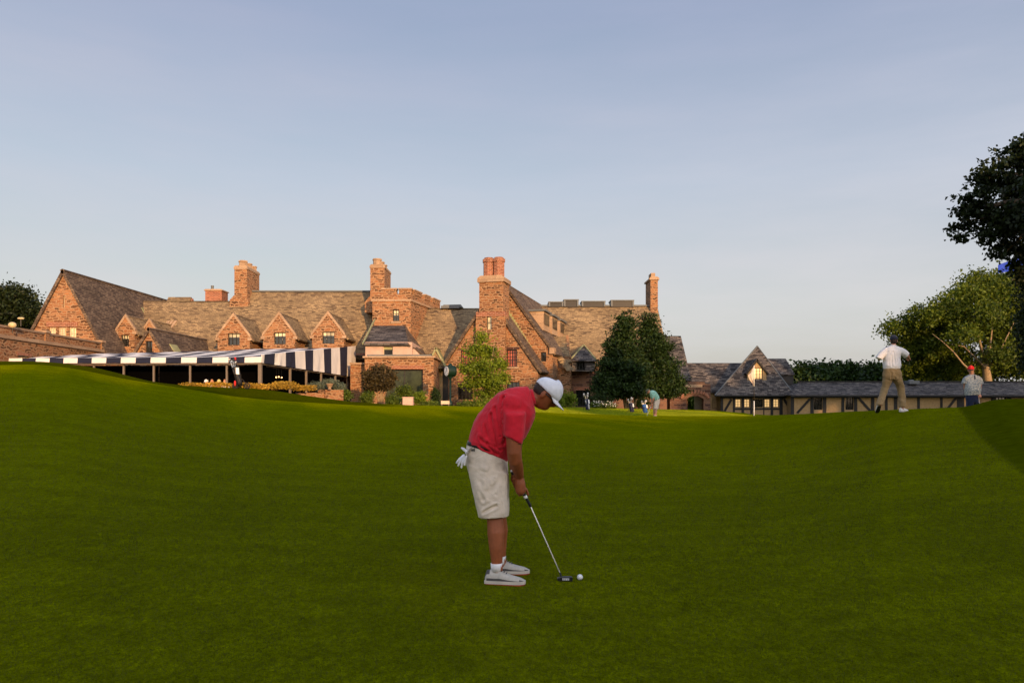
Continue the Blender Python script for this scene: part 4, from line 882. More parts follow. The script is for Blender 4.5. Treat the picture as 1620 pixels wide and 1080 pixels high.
# flagstick on the green
Yf=37.5; fx_,fz_=X(1193,Yf),gz(X(1193,Yf),Yf); fl=empty('flagstick',(fx_,Yf,fz_),'thin white golf flagstick with a limp pale flag in front of the lodge','golf flag')
zt_=Z(578,Yf); q=MB(); q.ring([(fx_,Yf,fz_-.1),(fx_,Yf,Z(634,Yf))],[.022,.022],seg=8,caps=False); q.ring([(fx_,Yf,Z(611,Yf)),(fx_,Yf,zt_)],[.02,.018],seg=8,caps=False); q.build('pole',M['whitep'],fl,True)
MB().ring([(fx_,Yf,Z(634,Yf)),(fx_,Yf,Z(611,Yf))],[.022,.022],seg=8,caps=False).build('dark_band',M['frame'],fl,True)
q=MB(); n=14
def fp_(i,j): # limp folded cloth
    u=i/n; v=j/6; w=.07+.17*math.sin(math.pi*min(1,u*1.15))**.8
    return (fx_-.03-w*v*(.55 if u<.3 else 1)+.02*math.sin(6*u+3*v),Yf-.03+.05*math.sin(v*7+u*4)*(.3+u),zt_-.02-u*.92-.10*v)
vs=[fp_(i,j) for i in range(n+1) for j in range(7)]; fs=[(i*7+j,i*7+j+1,(i+1)*7+j+1,(i+1)*7+j) for i in range(n) for j in range(6)]
q.add(vs,fs); q.add([(a,b+.008,c) for a,b,c in vs],[tuple(reversed(f)) for f in fs]); q.build('flag',M['flagw'],fl,True)
# blue flag in the tree at right
Yg=62; q=empty('blue_flag',(X(1640,Yg),Yg,-1),'bright blue flag half hidden among the dark leaves at upper right','flag')
MB().ring([(X(1640,Yg),Yg,-1),(X(1640,Yg),Yg,Z(395,Yg))],[.05,.03],seg=8,caps=False).build('pole',M['frame'],q,True)
m_=MB(); n=12
vs=[]
for i in range(n+1):
    for j in range(5):
        u=i/n;v=j/4; vs.append((X(1639-60*u,Yg),Yg-.1+.2*math.sin(u*9),Z(398+21*u+ (24-11*u)*v,Yg)))
fs=[(i*5+j,i*5+j+1,(i+1)*5+j+1,(i+1)*5+j) for i in range(n) for j in range(4)]
m_.add(vs,fs); m_.add([(a,b+.03,c) for a,b,c in vs],[tuple(reversed(f)) for f in fs]); m_.build('cloth',M['blue'],q,True)
# globe lamps on parapet
for px,py,Yq,r,lb in ((19.5,514,42.3,.17,'yellow round globe lamp on the terrace parapet'),(33,503.5,43.5,.10,'small pale flood lamp on a thin arm above the terrace parapet')):
    p=P(px,py,Yq); o=empty('globe_lamp' if r>.12 else 'flood_lamp',(p.x,p.y,p.z-.4),lb,'lamp')
    g_=MB(); g_.ball(p,(r*1.3,r,r) if r>.12 else (.2,.1,.07)); g_.build('shade',M['lampglobe'],o,True)
    g_=MB(); g_.ring([(p.x,p.y,p.z-.45),(p.x,p.y,p.z-r*.8)],[.03,.03],seg=6,caps=False); g_.build('stem',M['frame'],o)
# ---- golf bags
def golfbag(px,Yq,h,body,acc,label,lean=.15,towel=True,group=None,cart=False,name='golf_bag',py=None):
    x=X(px,Yq); z=gz(x,Yq) if py is None else Z(py,Yq); o=empty(name,(x,Yq,z),label,'golf bag',group)
    a=V((x,Yq,z+.02+(.12 if cart else 0))); b=a+V((-lean*h,.0,h*.72))
    d=(b-a).normalized()
    q=MB(); q.ring([a,a+d*.1*h,a.lerp(b,.5),b-d*.05,b],[.1,.125,.115,.12,.13],seg=14,caps=False); q.build('bag',M[body],o,True)
    q=MB(); s=V((1,0,0)); q.ring([a.lerp(b,.15)+V((.08,-.08,0)),a.lerp(b,.5)+V((.08,-.09,0))],[(.07,.05),(.06,.05)],seg=10); q.ring([a.lerp(b,.6)+V((-.06,-.09,0)),a.lerp(b,.85)+V((-.06,-.1,0))],[(.055,.04),(.05,.04)],seg=10); q.build('pocket',M[acc],o,True)
    q=MB(); q.ring([a.lerp(b,.25)+V((.1,0,0)),a.lerp(b,.6)+V((.19,-.03,0)),a.lerp(b,.9)+V((.1,0,0))],[.015]*3,seg=6); q.build('strap',M['black'],o)
    rnd=random.Random(int(px)); rk=not cart
    for k in range(7):
        aa=k*2*math.pi/7; c0=b+V((math.cos(aa)*.07,math.sin(aa)*.07,-.1)); c1=b+d*(.12+rnd.random()*.22)*h+V((math.cos(aa)*.13,math.sin(aa)*.1,0))
        q=MB(); q.ring([c0,c1],[.008,.008],seg=5,caps=False,m=0)
        if k%3==0: q.ball(c1+V((.01,0,.02)),(.055,.045,.075),m=1,seg=8,rings=6)
        else: q.bar(c1+V((-.02,0,0)),c1+V((.05,-.01,.035)),.03,.05,m=1)
        q.build('club',[M['steel'],M[('black','whitebag','steel')[(k+rk)%3] if (k or rk) else 'redcloth']],o)
    if towel:
        q=MB(); t=b+V((.10,-.12,-.03)); w_=.13 if cart else .07; q.slab([t,t+V((w_,.02,0)),t+V((w_+.03,.0,-.26*h)),t+V((.02,-.03,-.24*h))],.02); q.build('towel',M['whitep'],o)
    if cart:
        for sx in (-.24,.30):
            c=V((x+sx,Yq+.05,z+.14)); w=MB()
            for k in range(20):
                a1=2*math.pi*k/20;a2=2*math.pi*(k+1)/20; w.bar(c+V((math.cos(a1)*.12,0,math.sin(a1)*.12)),c+V((math.cos(a2)*.12,0,math.sin(a2)*.12)),.04,.035,up=(0,1,0))
            for k in range(3):
                a1=math.pi*k/3; w.bar(c-V((math.cos(a1)*.11,0,math.sin(a1)*.11)),c+V((math.cos(a1)*.11,0,math.sin(a1)*.11)),.02,.02,up=(0,1,0))
            w.build('wheel',M['black'],o)
        w=MB(); w.bar((x-.24,Yq+.08,z+.14),(x+.05,Yq+.1,z+.45),.03); w.bar((x+.30,Yq+.08,z+.14),(x+.05,Yq+.1,z+.45),.03); w.bar((x+.05,Yq+.1,z+.12),(x-.1,Yq+.1,z+1.0),.03); w.bar((x-.1,Yq+.1,z+1.0),(x-.22,Yq-.02,z+1.12),.03); w.bar((x-.3,Yq-.02,z+1.12),(x-.14,Yq-.02,z+1.12),.035); w.build('trolley_frame',M['black'],o)
        q=MB(); q.ball((x-.22,Yq-.05,z+.25),(.05,.04,.13)); q.build('red_pouch',M['redcloth'],o,True)
    else:
        for sx in (-.22,.06): 
            q=MB(); q.bar(a.lerp(b,.8)+V((-.02,-.1,0)),V((x+sx-.12,Yq-.35,gz(x+sx-.12,Yq-.35) if py is None else z)),.018); q.build('stand_leg',M['black'],o)
    return o
golfbag(380,34.6,1.18,'black','black','tall black golf trolley and bag parked before the striped awning',.22,cart=True,name='golf_trolley')
golfbag(930,46.5,.95,'navybag','whitebag','white and navy stand bag leaning in front of the yellow shrub',.1,group='golf bags at the edge of the green')
golfbag(1000,46,.8,'navybag','navybag','small white-trimmed golf bag beside the evergreen trunks',.12,group='golf bags at the edge of the green')
golfbag(1021,45.5,.75,'bluebag','bluebag','bright blue golf bag just left of the bending green-shirted putter',.1,group='golf bags at the edge of the green',towel=True)

# short upright grass catching the low sun beyond the crest, one soft carpet
def blades(name,n,x0,x1,y0,y1,h,m):
    xy=np.stack([RNG.uniform(x0,x1,n),RNG.uniform(y0,y1,n)],1)
    xs=np.linspace(x0,x1,60); ysg=np.linspace(y0,y1,30); g=np.array([[gz(a,b) for a in xs] for b in ysg])
    ix=(xy[:,0]-x0)/(x1-x0)*59; iy=(xy[:,1]-y0)/(y1-y0)*29; i0=np.minimum(ix.astype(int),58); j0=np.minimum(iy.astype(int),28); fx=ix-i0; fy=iy-j0
    z=(g[j0,i0]*(1-fx)+g[j0,i0+1]*fx)*(1-fy)+(g[j0+1,i0]*(1-fx)+g[j0+1,i0+1]*fx)*fy
    a=RNG.uniform(0,2*np.pi,n); w=.035; hh=h*RNG.uniform(.5,1.2,n); ln=RNG.normal(size=(n,2))*.02
    v=np.empty((n,3,3)); v[:,0]=np.stack([xy[:,0]-np.cos(a)*w,xy[:,1]-np.sin(a)*w,z-.01],1); v[:,1]=np.stack([xy[:,0]+np.cos(a)*w,xy[:,1]+np.sin(a)*w,z-.01],1); v[:,2]=np.stack([xy[:,0]+ln[:,0],xy[:,1]+ln[:,1],z+hh],1)
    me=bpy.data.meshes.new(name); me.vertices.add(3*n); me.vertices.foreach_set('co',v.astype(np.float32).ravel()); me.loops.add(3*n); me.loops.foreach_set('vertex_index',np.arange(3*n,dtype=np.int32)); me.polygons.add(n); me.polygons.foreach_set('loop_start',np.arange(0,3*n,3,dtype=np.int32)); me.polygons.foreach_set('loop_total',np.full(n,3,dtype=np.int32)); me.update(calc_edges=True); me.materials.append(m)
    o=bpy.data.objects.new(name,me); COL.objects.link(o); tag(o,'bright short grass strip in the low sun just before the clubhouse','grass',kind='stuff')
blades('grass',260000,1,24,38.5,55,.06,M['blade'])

def near_blades(n):
    Yv=2.6*(26/2.6)**RNG.uniform(0,1,n); Yv=Yv[RNG.uniform(0,1,n)<np.clip((26-Yv)/19,0,1)**1.5]; n=len(Yv); t=RNG.uniform(-.74,.74,n); x=t*Yv; pxv=810+F_*t
    tg=np.linspace(-.78,.78,53); yg=np.linspace(2.4,26.5,70); g=np.array([[col_height(810+F_*a,b) for a in tg] for b in yg])
    ix=(t-tg[0])/(tg[-1]-tg[0])*52; iy=(Yv-yg[0])/(yg[-1]-yg[0])*69; i0=np.clip(ix.astype(int),0,51); j0=np.clip(iy.astype(int),0,68); fx=ix-i0; fy=iy-j0
    z=(g[j0,i0]*(1-fx)+g[j0,i0+1]*fx)*(1-fy)+(g[j0+1,i0]*(1-fx)+g[j0+1,i0+1]*fx)*fy
    a=RNG.uniform(0,2*np.pi,n); w=.0022*(Yv/5)**.8; hh=.010*(Yv/5)**.6*RNG.uniform(.4,1.3,n); ln=RNG.normal(size=(n,2))*.006
    v=np.empty((n,3,3)); v[:,0]=np.stack([x-np.cos(a)*w,Yv-np.sin(a)*w,z-.004],1); v[:,1]=np.stack([x+np.cos(a)*w,Yv+np.sin(a)*w,z-.004],1); v[:,2]=np.stack([x+ln[:,0],Yv+ln[:,1],z+hh],1)
    me=bpy.data.meshes.new('turf'); me.vertices.add(3*n); me.vertices.foreach_set('co',v.astype(np.float32).ravel()); me.loops.add(3*n); me.loops.foreach_set('vertex_index',np.arange(3*n,dtype=np.int32)); me.polygons.add(n); me.polygons.foreach_set('loop_start',np.arange(0,3*n,3,dtype=np.int32)); me.polygons.foreach_set('loop_total',np.full(n,3,dtype=np.int32)); me.update(calc_edges=True); me.materials.append(M['turf'])
    o=bpy.data.objects.new('turf_grass',me); COL.objects.link(o); tag(o,'closely mown dark green turf blades around the golfer in the foreground','grass',kind='stuff')
near_blades(700000)
# ================================================================ people
def cloth(name,c,rough=.85,var=.08,scale=25,weave=900):
    m,nt,b=mat(name); tc=N(nt,'ShaderNodeTexCoord'); n=N(nt,'ShaderNodeTexNoise'); n.inputs['Scale'].default_value=scale; n.inputs['Detail'].default_value=5; L(nt,tc.outputs['Object'],n.inputs['Vector'])
    r=ramp(nt,n.outputs['Fac'],[(.3,tuple(x*(1-var) for x in c)),(.7,tuple(min(1,x*(1+var)) for x in c))]); L(nt,r.outputs[0],b.inputs['Base Color'])
    b.inputs['Roughness'].default_value=rough; b.inputs['Specular IOR Level'].default_value=.15; b.inputs['Sheen Weight'].default_value=.15
    n2=N(nt,'ShaderNodeTexNoise'); n2.inputs['Scale'].default_value=9; n2.inputs['Detail'].default_value=6; n2.inputs['Distortion'].default_value=1.5; L(nt,tc.outputs['Object'],n2.inputs['Vector'])
    bp=N(nt,'ShaderNodeBump'); bp.inputs['Strength'].default_value=.5; bp.inputs['Distance'].default_value=.02; L(nt,n2.outputs['Fac'],bp.inputs['Height']); L(nt,bp.outputs[0],b.inputs['Normal']); return m
M['red']=cloth('red_polo_cloth',(.60,.016,.030)); M['khaki']=cloth('light_khaki_cotton',(.68,.57,.44)); M['tan']=cloth('tan_trouser_cotton',(.27,.18,.08)); M['shirtw']=cloth('white_shirt_cloth',(.72,.70,.68)); M['mint']=cloth('mint_green_cloth',(.30,.56,.44)); M['navyc']=cloth('navy_trouser_cloth',(.014,.022,.055))
def skin(name,c):
    m=simple(name,c,.5,.14,30,.35,bump=.15,bscale=120); b=m.node_tree.nodes['Principled BSDF']; b.inputs['Subsurface Weight'].default_value=.06; b.inputs['Subsurface Scale'].default_value=.01; b.inputs['Subsurface Radius'].default_value=(1,.3,.15); return m
M['skin']=skin('tanned_skin',(.29,.085,.030)); M['skin2']=skin('light_skin',(.50,.24,.15))
M['hair']=simple('dark_hair',(.035,.022,.015),.7,.4,60); M['capw']=cloth('white_cap_cloth',(.78,.78,.80)); M['capn']=cloth('dark_navy_cap_cloth',(.018,.02,.035)); M['capr']=cloth('bright_red_cap_cloth',(.75,.015,.02)); M['capo']=cloth('olive_cap_cloth',(.08,.085,.05))
M['leather']=simple('black_leather',(.012,.011,.01),.4); M['shoeg']=simple('grey_shoe_mesh',(.45,.42,.355),.7,.1,60); M['shoed']=simple('dark_grey_shoe_trim',(.07,.065,.06),.6); M['solew']=simple('off_white_sole',(.55,.50,.42),.6); M['soler']=simple('red_sole',(.45,.04,.02),.6); M['sock']=cloth('white_sock_cloth',(.72,.70,.68)); M['shoew']=simple('white_shoe_leather',(.7,.68,.64),.5)
def pat():
    m,nt,b=mat('patterned_grey_shirt_cloth'); tc=N(nt,'ShaderNodeTexCoord'); v=N(nt,'ShaderNodeTexVoronoi'); v.inputs['Scale'].default_value=14; v.feature='DISTANCE_TO_EDGE'; L(nt,tc.outputs['Object'],v.inputs['Vector'])
    r=ramp(nt,v.outputs['Distance'],[(.05,(.20,.25,.28)),(.12,(.48,.49,.45))]); L(nt,r.outputs[0],b.inputs['Base Color']); b.inputs['Roughness'].default_value=.85; return m
M['pattern']=pat()
def loft(mb,st,seg=28,m=0,pw=.85):
    """st: (centre, half-axis A, half-axis B); flat closed ends"""
    vs=[]
    for c,A,B in st:
        for k in range(seg):
            a=2*math.pi*k/seg; ca,sa=math.cos(a),math.sin(a)
            vs.append(V(c)+V(A)*math.copysign(abs(ca)**pw,ca)+V(B)*math.copysign(abs(sa)**pw,sa))
    n=len(st); fs=[(i*seg+k,i*seg+(k+1)%seg,(i+1)*seg+(k+1)%seg,(i+1)*seg+k) for i in range(n-1) for k in range(seg)]
    fs+= [tuple(range(seg-1,-1,-1)),tuple((n-1)*seg+k for k in range(seg))]
    mb.add(vs,fs,m)
def head(mb,c,F,U,s=1.0):
    F=V(F).normalized(); U=(V(U)-F*V(U).dot(F)).normalized(); Lx=F.cross(U)
    def fn(d,q):
        l,f,u=d.x,d.y,d.z; q=V((q.x,q.y,q.z))
        if u<0: q.x*=1+.30*u; q.y*=1+.10*u
        if u<-.2 and f<0: q.y*=.9; 
        if u<-.3: q.y+=.018*s*min(1,(-u-.3)/.4)*max(0,f+.4)
        g=lambda a,b_,c_,w: math.exp(-(((l-a)**2+(f-b_)**2+(u-c_)**2)/w**2))
        q.y+=s*(.026*g(0,.97,-.2,.17)+.012*g(0,.98,-.06,.13)+.006*g(0,.95,.22,.3)-.010*(g(.33,.93,.06,.17)+g(-.33,.93,.06,.17))+.007*g(0,.86,-.52,.15)+.008*g(0,.75,-.80,.2)-.004*g(0,.93,-.38,.1))
        return q
    mb.ball(c,(.076*s,.095*s,.118*s),(Lx,F,U),40,30,fn=fn)
    for sg in (-1,1): mb.ball(V(c)+Lx*sg*.077*s-F*.008*s-U*.012*s,(.010*s,.020*s,.032*s),(Lx,F,U),10,8)
    return F,U,Lx
def cap(par,c,F,U,mt,s=1.0,brimm=None,back=False):
    F=V(F).normalized(); U=(V(U)-F*V(U).dot(F)).normalized(); Lx=F.cross(U); mb=MB(); seg=32; rings=9; vs=[]
    for i in range(rings+1):
        th=math.pi/2*(i/rings)*1.06
        for k in range(seg):
            a=2*math.pi*k/seg; seam=1-.012*math.exp(-((math.sin(3*a))**2)/.01)
            r=math.sin(th)**.9*seam; z=math.cos(th)
            vs.append(V(c)+U*.030*s+Lx*math.cos(a)*r*.087*s+F*(math.sin(a)*r*.107*s)+U*z*(.100+.012*math.sin(a))*s)
    o=len(vs); vs+=[c+(v-c)*.97 for v in vs]
    fs=[(i*seg+k,(i+1)*seg+k,(i+1)*seg+(k+1)%seg,i*seg+(k+1)%seg) for i in range(rings) for k in range(seg)]
    fs+=[tuple(q+o for q in reversed(f)) for f in fs]; fs+=[(rings*seg+k,o+rings*seg+k,o+rings*seg+(k+1)%seg,rings*seg+(k+1)%seg) for k in range(seg)]
    mb.add(vs,fs)
    mb.ball(V(c)+U*.131*s,(.008*s,.008*s,.005*s),(Lx,F,U),8,6)
    o1=mb.build('cap',mt,par,True)
    b=MB(); vs=[]; nr=7; na=20
    for j in range(nr+1):
        t=j/nr
        for k in range(na+1):
            a=-1.15+2.3*k/na; lx=math.sin(a)*.083*s*(1-.12*t); fy=math.cos(a)*.100*s+t*.078*s*max(.0,math.cos(a*1.05))**.6
            vs.append(V(c)+U*(.026*s-t*.016*s-1.6*lx*lx/s*(.4+t))+Lx*lx+F*fy)
    k0=len(vs); vs+=[v-U*.004*s for v in vs]; w=na+1
    fs=[(j*w+k,j*w+k+1,(j+1)*w+k+1,(j+1)*w+k) for j in range(nr) for k in range(na)]; fs+=[tuple(q+k0 for q in reversed(f)) for f in fs]
    ed=[j*w for j in range(nr+1)]; 
    for a,b_ in zip(range(na),range(1,na+1)): fs.append((nr*w+a,nr*w+b_,nr*w+b_+k0,nr*w+a+k0))
    for j in range(nr): fs.append((j*w,(j+1)*w,(j+1)*w+k0,j*w+k0)); fs.append((j*w+na,(j+1)*w+na,(j+1)*w+na+k0,j*w+na+k0))
    b.add(vs,fs); b.build('brim',brimm or mt,o1,True)
    return o1
def griphand(mb,wrist,gc,ax,S_,s=1.0,rr=.017):
    """hand closed round a grip: ax along grip (down), S_ side where the palm lies"""
    ax=V(ax).normalized(); S_=(V(S_)-ax*V(S_).dot(ax)).normalized(); T=ax.cross(S_)
    gc=V(gc); pc=gc+S_*(rr+.016)*s
    up=(V(wrist)-pc).normalized()
    mb.ring([wrist,V(wrist).lerp(pc,.5),pc+ax*.004],[.027*s,(.036*s),(.036*s)],seg=12)
    for k,(a,fr) in enumerate(zip((-.032,-.011,.010,.030),(.0088,.0096,.0094,.0082))):
        q=gc+ax*a*s; L_=(3.6,4.0,3.9,3.4)[k]; pts=[]
        for i in range(9):
            th=L_*i/8; r=(rr+.010)*s*(1.12-.10*math.cos(th*2)); pts.append(q+S_*math.cos(th)*r+T*math.sin(th)*r+ax*.004*math.sin(th))
        mb.ring(pts,[fr*s]*9,seg=8)
        mb.ball(q+S_*(rr+.016)*s+T*.010*s,.0125*s,seg=8,rings=6)
    mb.ring([pc-T*.012*s,gc-T*(rr+.010)*s+ax*.02*s,gc-T*(rr+.004)*s+S_*-.006*s+ax*.055*s],[.014*s,.0115*s,.0095*s],seg=8)
def freehand(mb,w,d,nrm,s=1.0,curl=.6,side=1):
    d=V(d).normalized(); nrm=(V(nrm)-d*V(nrm).dot(d)).normalized(); sd_=d.cross(nrm)*side; w=V(w)
    loft(mb,[(w-d*.01,sd_*.026*s,nrm*.02*s),(w+d*.03*s,sd_*.034*s,nrm*.019*s),(w+d*.07*s,sd_*.041*s,nrm*.017*s),(w+d*.092*s,sd_*.038*s,nrm*.012*s)],14)
    for k,(o,l) in enumerate(((-.030,.062),(-.010,.076),(.010,.080),(.030,.072))):
        p=w+d*.085*s+sd_*o*s; q1=p+(d*math.cos(curl*.4)+nrm*math.sin(curl*.4))*l*.45*s; q2=q1+(d*math.cos(curl*1.1)+nrm*math.sin(curl*1.1))*l*.33*s; q3=q2+(d*math.cos(curl*1.8)+nrm*math.sin(curl*1.8))*l*.25*s
        mb.ring([p,q1,q2,q3],[.0095*s,.009*s,.0082*s,.007*s],seg=8)
    p=w+d*.02*s+sd_*.028*s; mb.ring([p,p+(d*.6+sd_*.7+nrm*.2)*.035*s,p+(d*.9+sd_*.75+nrm*.45)*.055*s],[.014*s,.0115*s,.009*s],seg=8)
def shoe(par,heel,dirv,ln,mats,zup=(0,0,1),laces=True):
    """mats: upper, trim, sole, bottom"""
    d=V(dirv).normalized(); up=(V(zup)-d*V(zup).dot(d)).normalized(); s=d.cross(up); heel=V(heel)
    def sec(st,zb,zt,sc):
        return 0
    prof=[(0,.030,.075),(.04,.036,.108),(.12,.041,.112),(.24,.042,.108),(.36,.043,.112),(.45,.045,.098),(.58,.048,.080),(.74,.050,.066),(.87,.045,.056),(.96,.030,.044),(1,.012,.036)]
    k=ln/.30
    u=MB(); n=16; vs=[]
    for t,w,h in prof:
        for i in range(n+1):
            a=math.pi*i/n; vs.append(heel+d*t*ln+s*math.cos(a)*w*k*(1-.25*math.sin(a)**4*(h>.09))+up*(.026*k+(h*k-.026*k)*math.sin(a)**.7))
    w_=n+1; fs=[(j*w_+i,j*w_+i+1,(j+1)*w_+i+1,(j+1)*w_+i) for j in range(len(prof)-1) for i in range(n)]; ms=[]
    fs.append(tuple(range(w_))); fs.append(tuple((len(prof)-1)*w_+i for i in range(w_)))
    o0=len(u.f); u.add(vs,fs)
    for fi,f in enumerate(fs[:-2]):
        j=fi//n; i=fi%n; u.m[o0+fi]=1 if ((i<1 or i>=n-1) and j>=1 or j>=len(prof)-3 and (i<3 or i>=n-3) or (j<2 and 2<i<13)) else 0
    sh=u.build('shoe',[mats[0],mats[1]],par,True)
    def slab(z0,z1,ex,mt,nm,bev=0):
        b=MB(); pts=[(t*ln+(ex if t>.5 else -ex*(t<.02)),w*k+ex) for t,w,h in prof]; poly=[(a,b_) for a,b_ in pts]+[(a,-b_) for a,b_ in reversed(pts)]
        m=len(poly); vs=[heel+d*a+s*b_+up*z0 for a,b_ in poly]+[heel+d*a+s*b_+up*z1 for a,b_ in poly]
        b.add(vs,[tuple(range(m)),tuple(range(2*m-1,m-1,-1))]+[(i,(i+1)%m,m+(i+1)%m,m+i) for i in range(m)]); b.build(nm,mt,sh)
    slab(.011*k,.034*k,.004,mats[2],'sole'); slab(0,.0109*k,.001,mats[3],'outsole')
    if laces:
        b=MB()
        for i in range(4):
            t=.36+.06*i; h=np.interp(t,[p[0] for p in prof],[p[2] for p in prof])*k+.003; c=heel+d*t*ln+up*h; b.bar(c-s*.022,c+s*.022,.006,.005)
        b.build('laces',mats[1],sh)
    return sh
def groove(segs,w,a):
    S2=[(V(p),V(q),ww,aa) for p,q,ww,aa in segs]
    def f(co):
        r=0
        for p,q,ww,aa in S2:
            t=max(0,min(1,(co-p).dot(q-p)/(q-p).length_squared)); d=(co-p.lerp(q,t)).length
            if d<ww*4: r+=-aa*math.exp(-(d/ww)**2)+aa*.55*math.exp(-((d-ww*1.9)/ww)**2)
        return r+a*(noise.noise(co*w)+.5*noise.noise(co*w*2.3))
    return f
# ---------------------------------------------------------------- bent putting pose, used at two sizes
YG=5.64
def G(px,py,dy=0): return P(px,py,YG+dy)
def putter_person(T,root,mats,vox,detail=True,lname=''):
    """T maps golfer world coords to this person's place"""
    fl=lambda p: T(V(p)); 
    sc=(T(V((0,0,1)))-T(V((0,0,0)))).length; dirx=T(V((1,0,0)))-T(V((0,0,0))); 
    vec=lambda v: T(V(v))-T(V((0,0,0)))
    Ly=vec((0,1,0))
    def st(bp,fp,dy,lat,ex=0):
        a=G(bp[0],bp[1],dy); b=G(fp[0],fp[1],dy); c=(a+b)/2; return (fl(c),Ly*(lat+ex),vec((b-a)/2*(1+ex)))
    # shirt
    mb=MB(); loft(mb,[st((741,700),(802,730),0,.165),st((741,692),(808,722),0,.175),st((746,674),(820,704),0,.18),st((756,656),(832,691),0,.188),st((769,639),(840,676),0,.198),st((786,622),(845,662),0,.205),st((804,613),(847,653),0,.19),st((822,611),(846,648),0,.14),st((834,611),(846,643),0,.09)],30)
    for sg,dd in ((-1,-.2),(1,.2)):
        a=G(808,634,sg*.13); b=G(814,652,dd); c_=G(814,675,dd-.005*sg); 
        h0,h1=G(798,687,dd),G(826,703,dd); hc=(h0+h1)/2; ax=(hc-c_).normalized(); fwd=(h1-h0)/2
        loft(mb,[(fl(a),vec((0,.05,.02)),vec((.06,0,-.03))),(fl(b),vec((0,.07,.02)),vec((.082,0,.0))),(fl(c_),Ly*.075,vec((.075,0,-.02))),(fl(hc),Ly*.078,vec(fwd))],20)
    for sg in (-1,1): mb.ball(fl(G(811,640,sg*.155)),(.080*sc,.080*sc,.078*sc))
    seg=[]
    gd=lambda a,b,w=.010,am=.010: seg.append((fl(G(*a)),fl(G(*b)),w*1.15*sc,am*1.7*sc))
    n_=-.17
    for sg in (-.17,.17):
        gd((796,628,sg),(800,668,sg),.012,.014); gd((800,665,sg),(797,700,sg),.012,.010); gd((776,655,sg),(786,705,sg),.010,.009); gd((763,662,sg),(771,690,sg),.009,.007); gd((756,690,sg),(790,722,sg),.008,.008); gd((748,700,sg),(775,714,sg),.007,.006); gd((782,645,sg),(792,690,sg),.011,.008); gd((770,700,sg),(796,714,sg),.007,.007)
    sh=fuse(mb,'shirt',mats['shirt'],root,vox,9,groove(seg,8/sc,.010*sc))
    # collar and placket
    cm=MB(); a=G(840,616,0);b=G(846,640,0); c=(a+b)/2; d=(b-a)/2
    nd=V((.9,0,.35)).normalized()
    for i in range(1):
        loft(cm,[(fl(c-nd*.02),Ly*.088,vec(d*1.12)),(fl(c+nd*.012),Ly*.078,vec(d*1.0))],24)
    cm.build('collar',mats['shirt'],sh,True)
    # shorts
    mb=MB(); loft(mb,[st((739.3,700),(802,717),0,.160),st((737,715),(803,738),0,.172),st((738,733),(804,752),0,.178),st((742,748),(804,764),0,.17)],30)
    for sg in (-1,1):
        o=1 if sg>0 else -1
        loft(mb,[st((741+o,735),(804+o,748),sg*.088,.088),st((746+o,765),(804+o,772),sg*.095,.094),st((752+o,792),(805+o,796),sg*.102,.097),st((758.5+o,819),(804+o,816),sg*.108,.100)],24)
    seg=[]
    for sg in (-.2,.2):
        gd((742,730,sg),(768,742,sg),.008,.009); gd((768,742,sg),(790,728,sg),.007,.008); gd((741,738,sg),(762,750,sg),.008,.007); gd((776,720,sg),(776,736,sg),.005,.006); gd((803,744,sg),(778,762,sg),.009,.010); gd((803,752,sg),(785,782,sg),.009,.008); gd((744,756,sg),(764,790,sg),.012,.008); gd((790,775,sg),(796,808,sg),.010,.007); gd((762,812,sg),(785,800,sg),.009,.007); gd((768,742,sg),(768,770,sg),.008,.006); gd((745,750,sg),(766,760,sg),.008,.006)
    so_=fuse(mb,'shorts',mats['shorts'],root,vox,3,groove(seg,9/sc,.008*sc))
    # hem band of shorts
    # belt
    bm_=MB(); a=st((739.8,696.5),(801,712),0,.163); b=st((738.8,702.5),(802,718),0,.166); loft(bm_,[a,b],30); bm_.build('belt',M['leather'],root,True)
    # body
    mb=MB(); 
    hc=fl(G(862,623,0)); Fh=vec((.72,0,-.69)).normalized(); Uh=vec((.69,0,.72)).normalized()
    head(mb,hc,Fh,Uh,sc)
    mb.ring([fl(G(818,636)),fl(G(838,628)),fl(G(852,631))],[.062*sc,.060*sc,.055*sc],seg=16)
    mb.ring([fl(G(775,715)),fl(G(790,680)),fl(G(812,648)),fl(G(822,636))],[(.13*sc,.10*sc),(.14*sc,.11*sc),(.15*sc,.10*sc),(.10*sc,.07*sc)],lat=Ly,seg=20)
    g0,g1=G(811,747),G(838,798); gx=(g1-g0).normalized()
    for sg,es,wr,gc in ((-1,[(814,668,-.2),(813,690,-.205),(813,716,-.205),(815,728,-.18),(819,742,-.11),(822,753,-.05)],(822,754,-.045),g0.lerp(g1,.50)),(1,[(816,668,.2),(815,690,.2),(815,714,.195),(815,728,.16),(815,740,.09),(815,750,.04)],(815,751,.035),g0.lerp(g1,.22))):
        mb.ring([fl(G(*e)) for e in es],[.060*sc,.057*sc,.051*sc,.051*sc,.043*sc,.031*sc],seg=16)
        griphand(mb,fl(G(*wr)),fl(gc),vec(gx),vec((-.25,sg*1.0,0)) if sg<0 else vec((-.1,.8,.1)),sc*1.12)
    AN=[]
    for sg,dy in ((-1,-.14),(1,.15)):
        o=0 if sg<0 else 6; lift=0 if sg<0 else -10
        mb.ring([fl(G(775+o,755,dy*.6)),fl(G(780+o,800,dy*.75)),fl(G(783+o,820+lift*.3,dy*.8)),fl(G(784.5+o,843+lift*.5,dy*.9)),fl(G(785+o,866+lift*.8,dy)),fl(G(786+o,888+lift,dy)),fl(G(787+o,902+lift,dy))],[.075*sc,.064*sc,.058*sc,.063*sc,.052*sc,.041*sc,.040*sc],seg=16)
    body=fuse(mb,'body',mats['skin'],root,vox*.62,1)
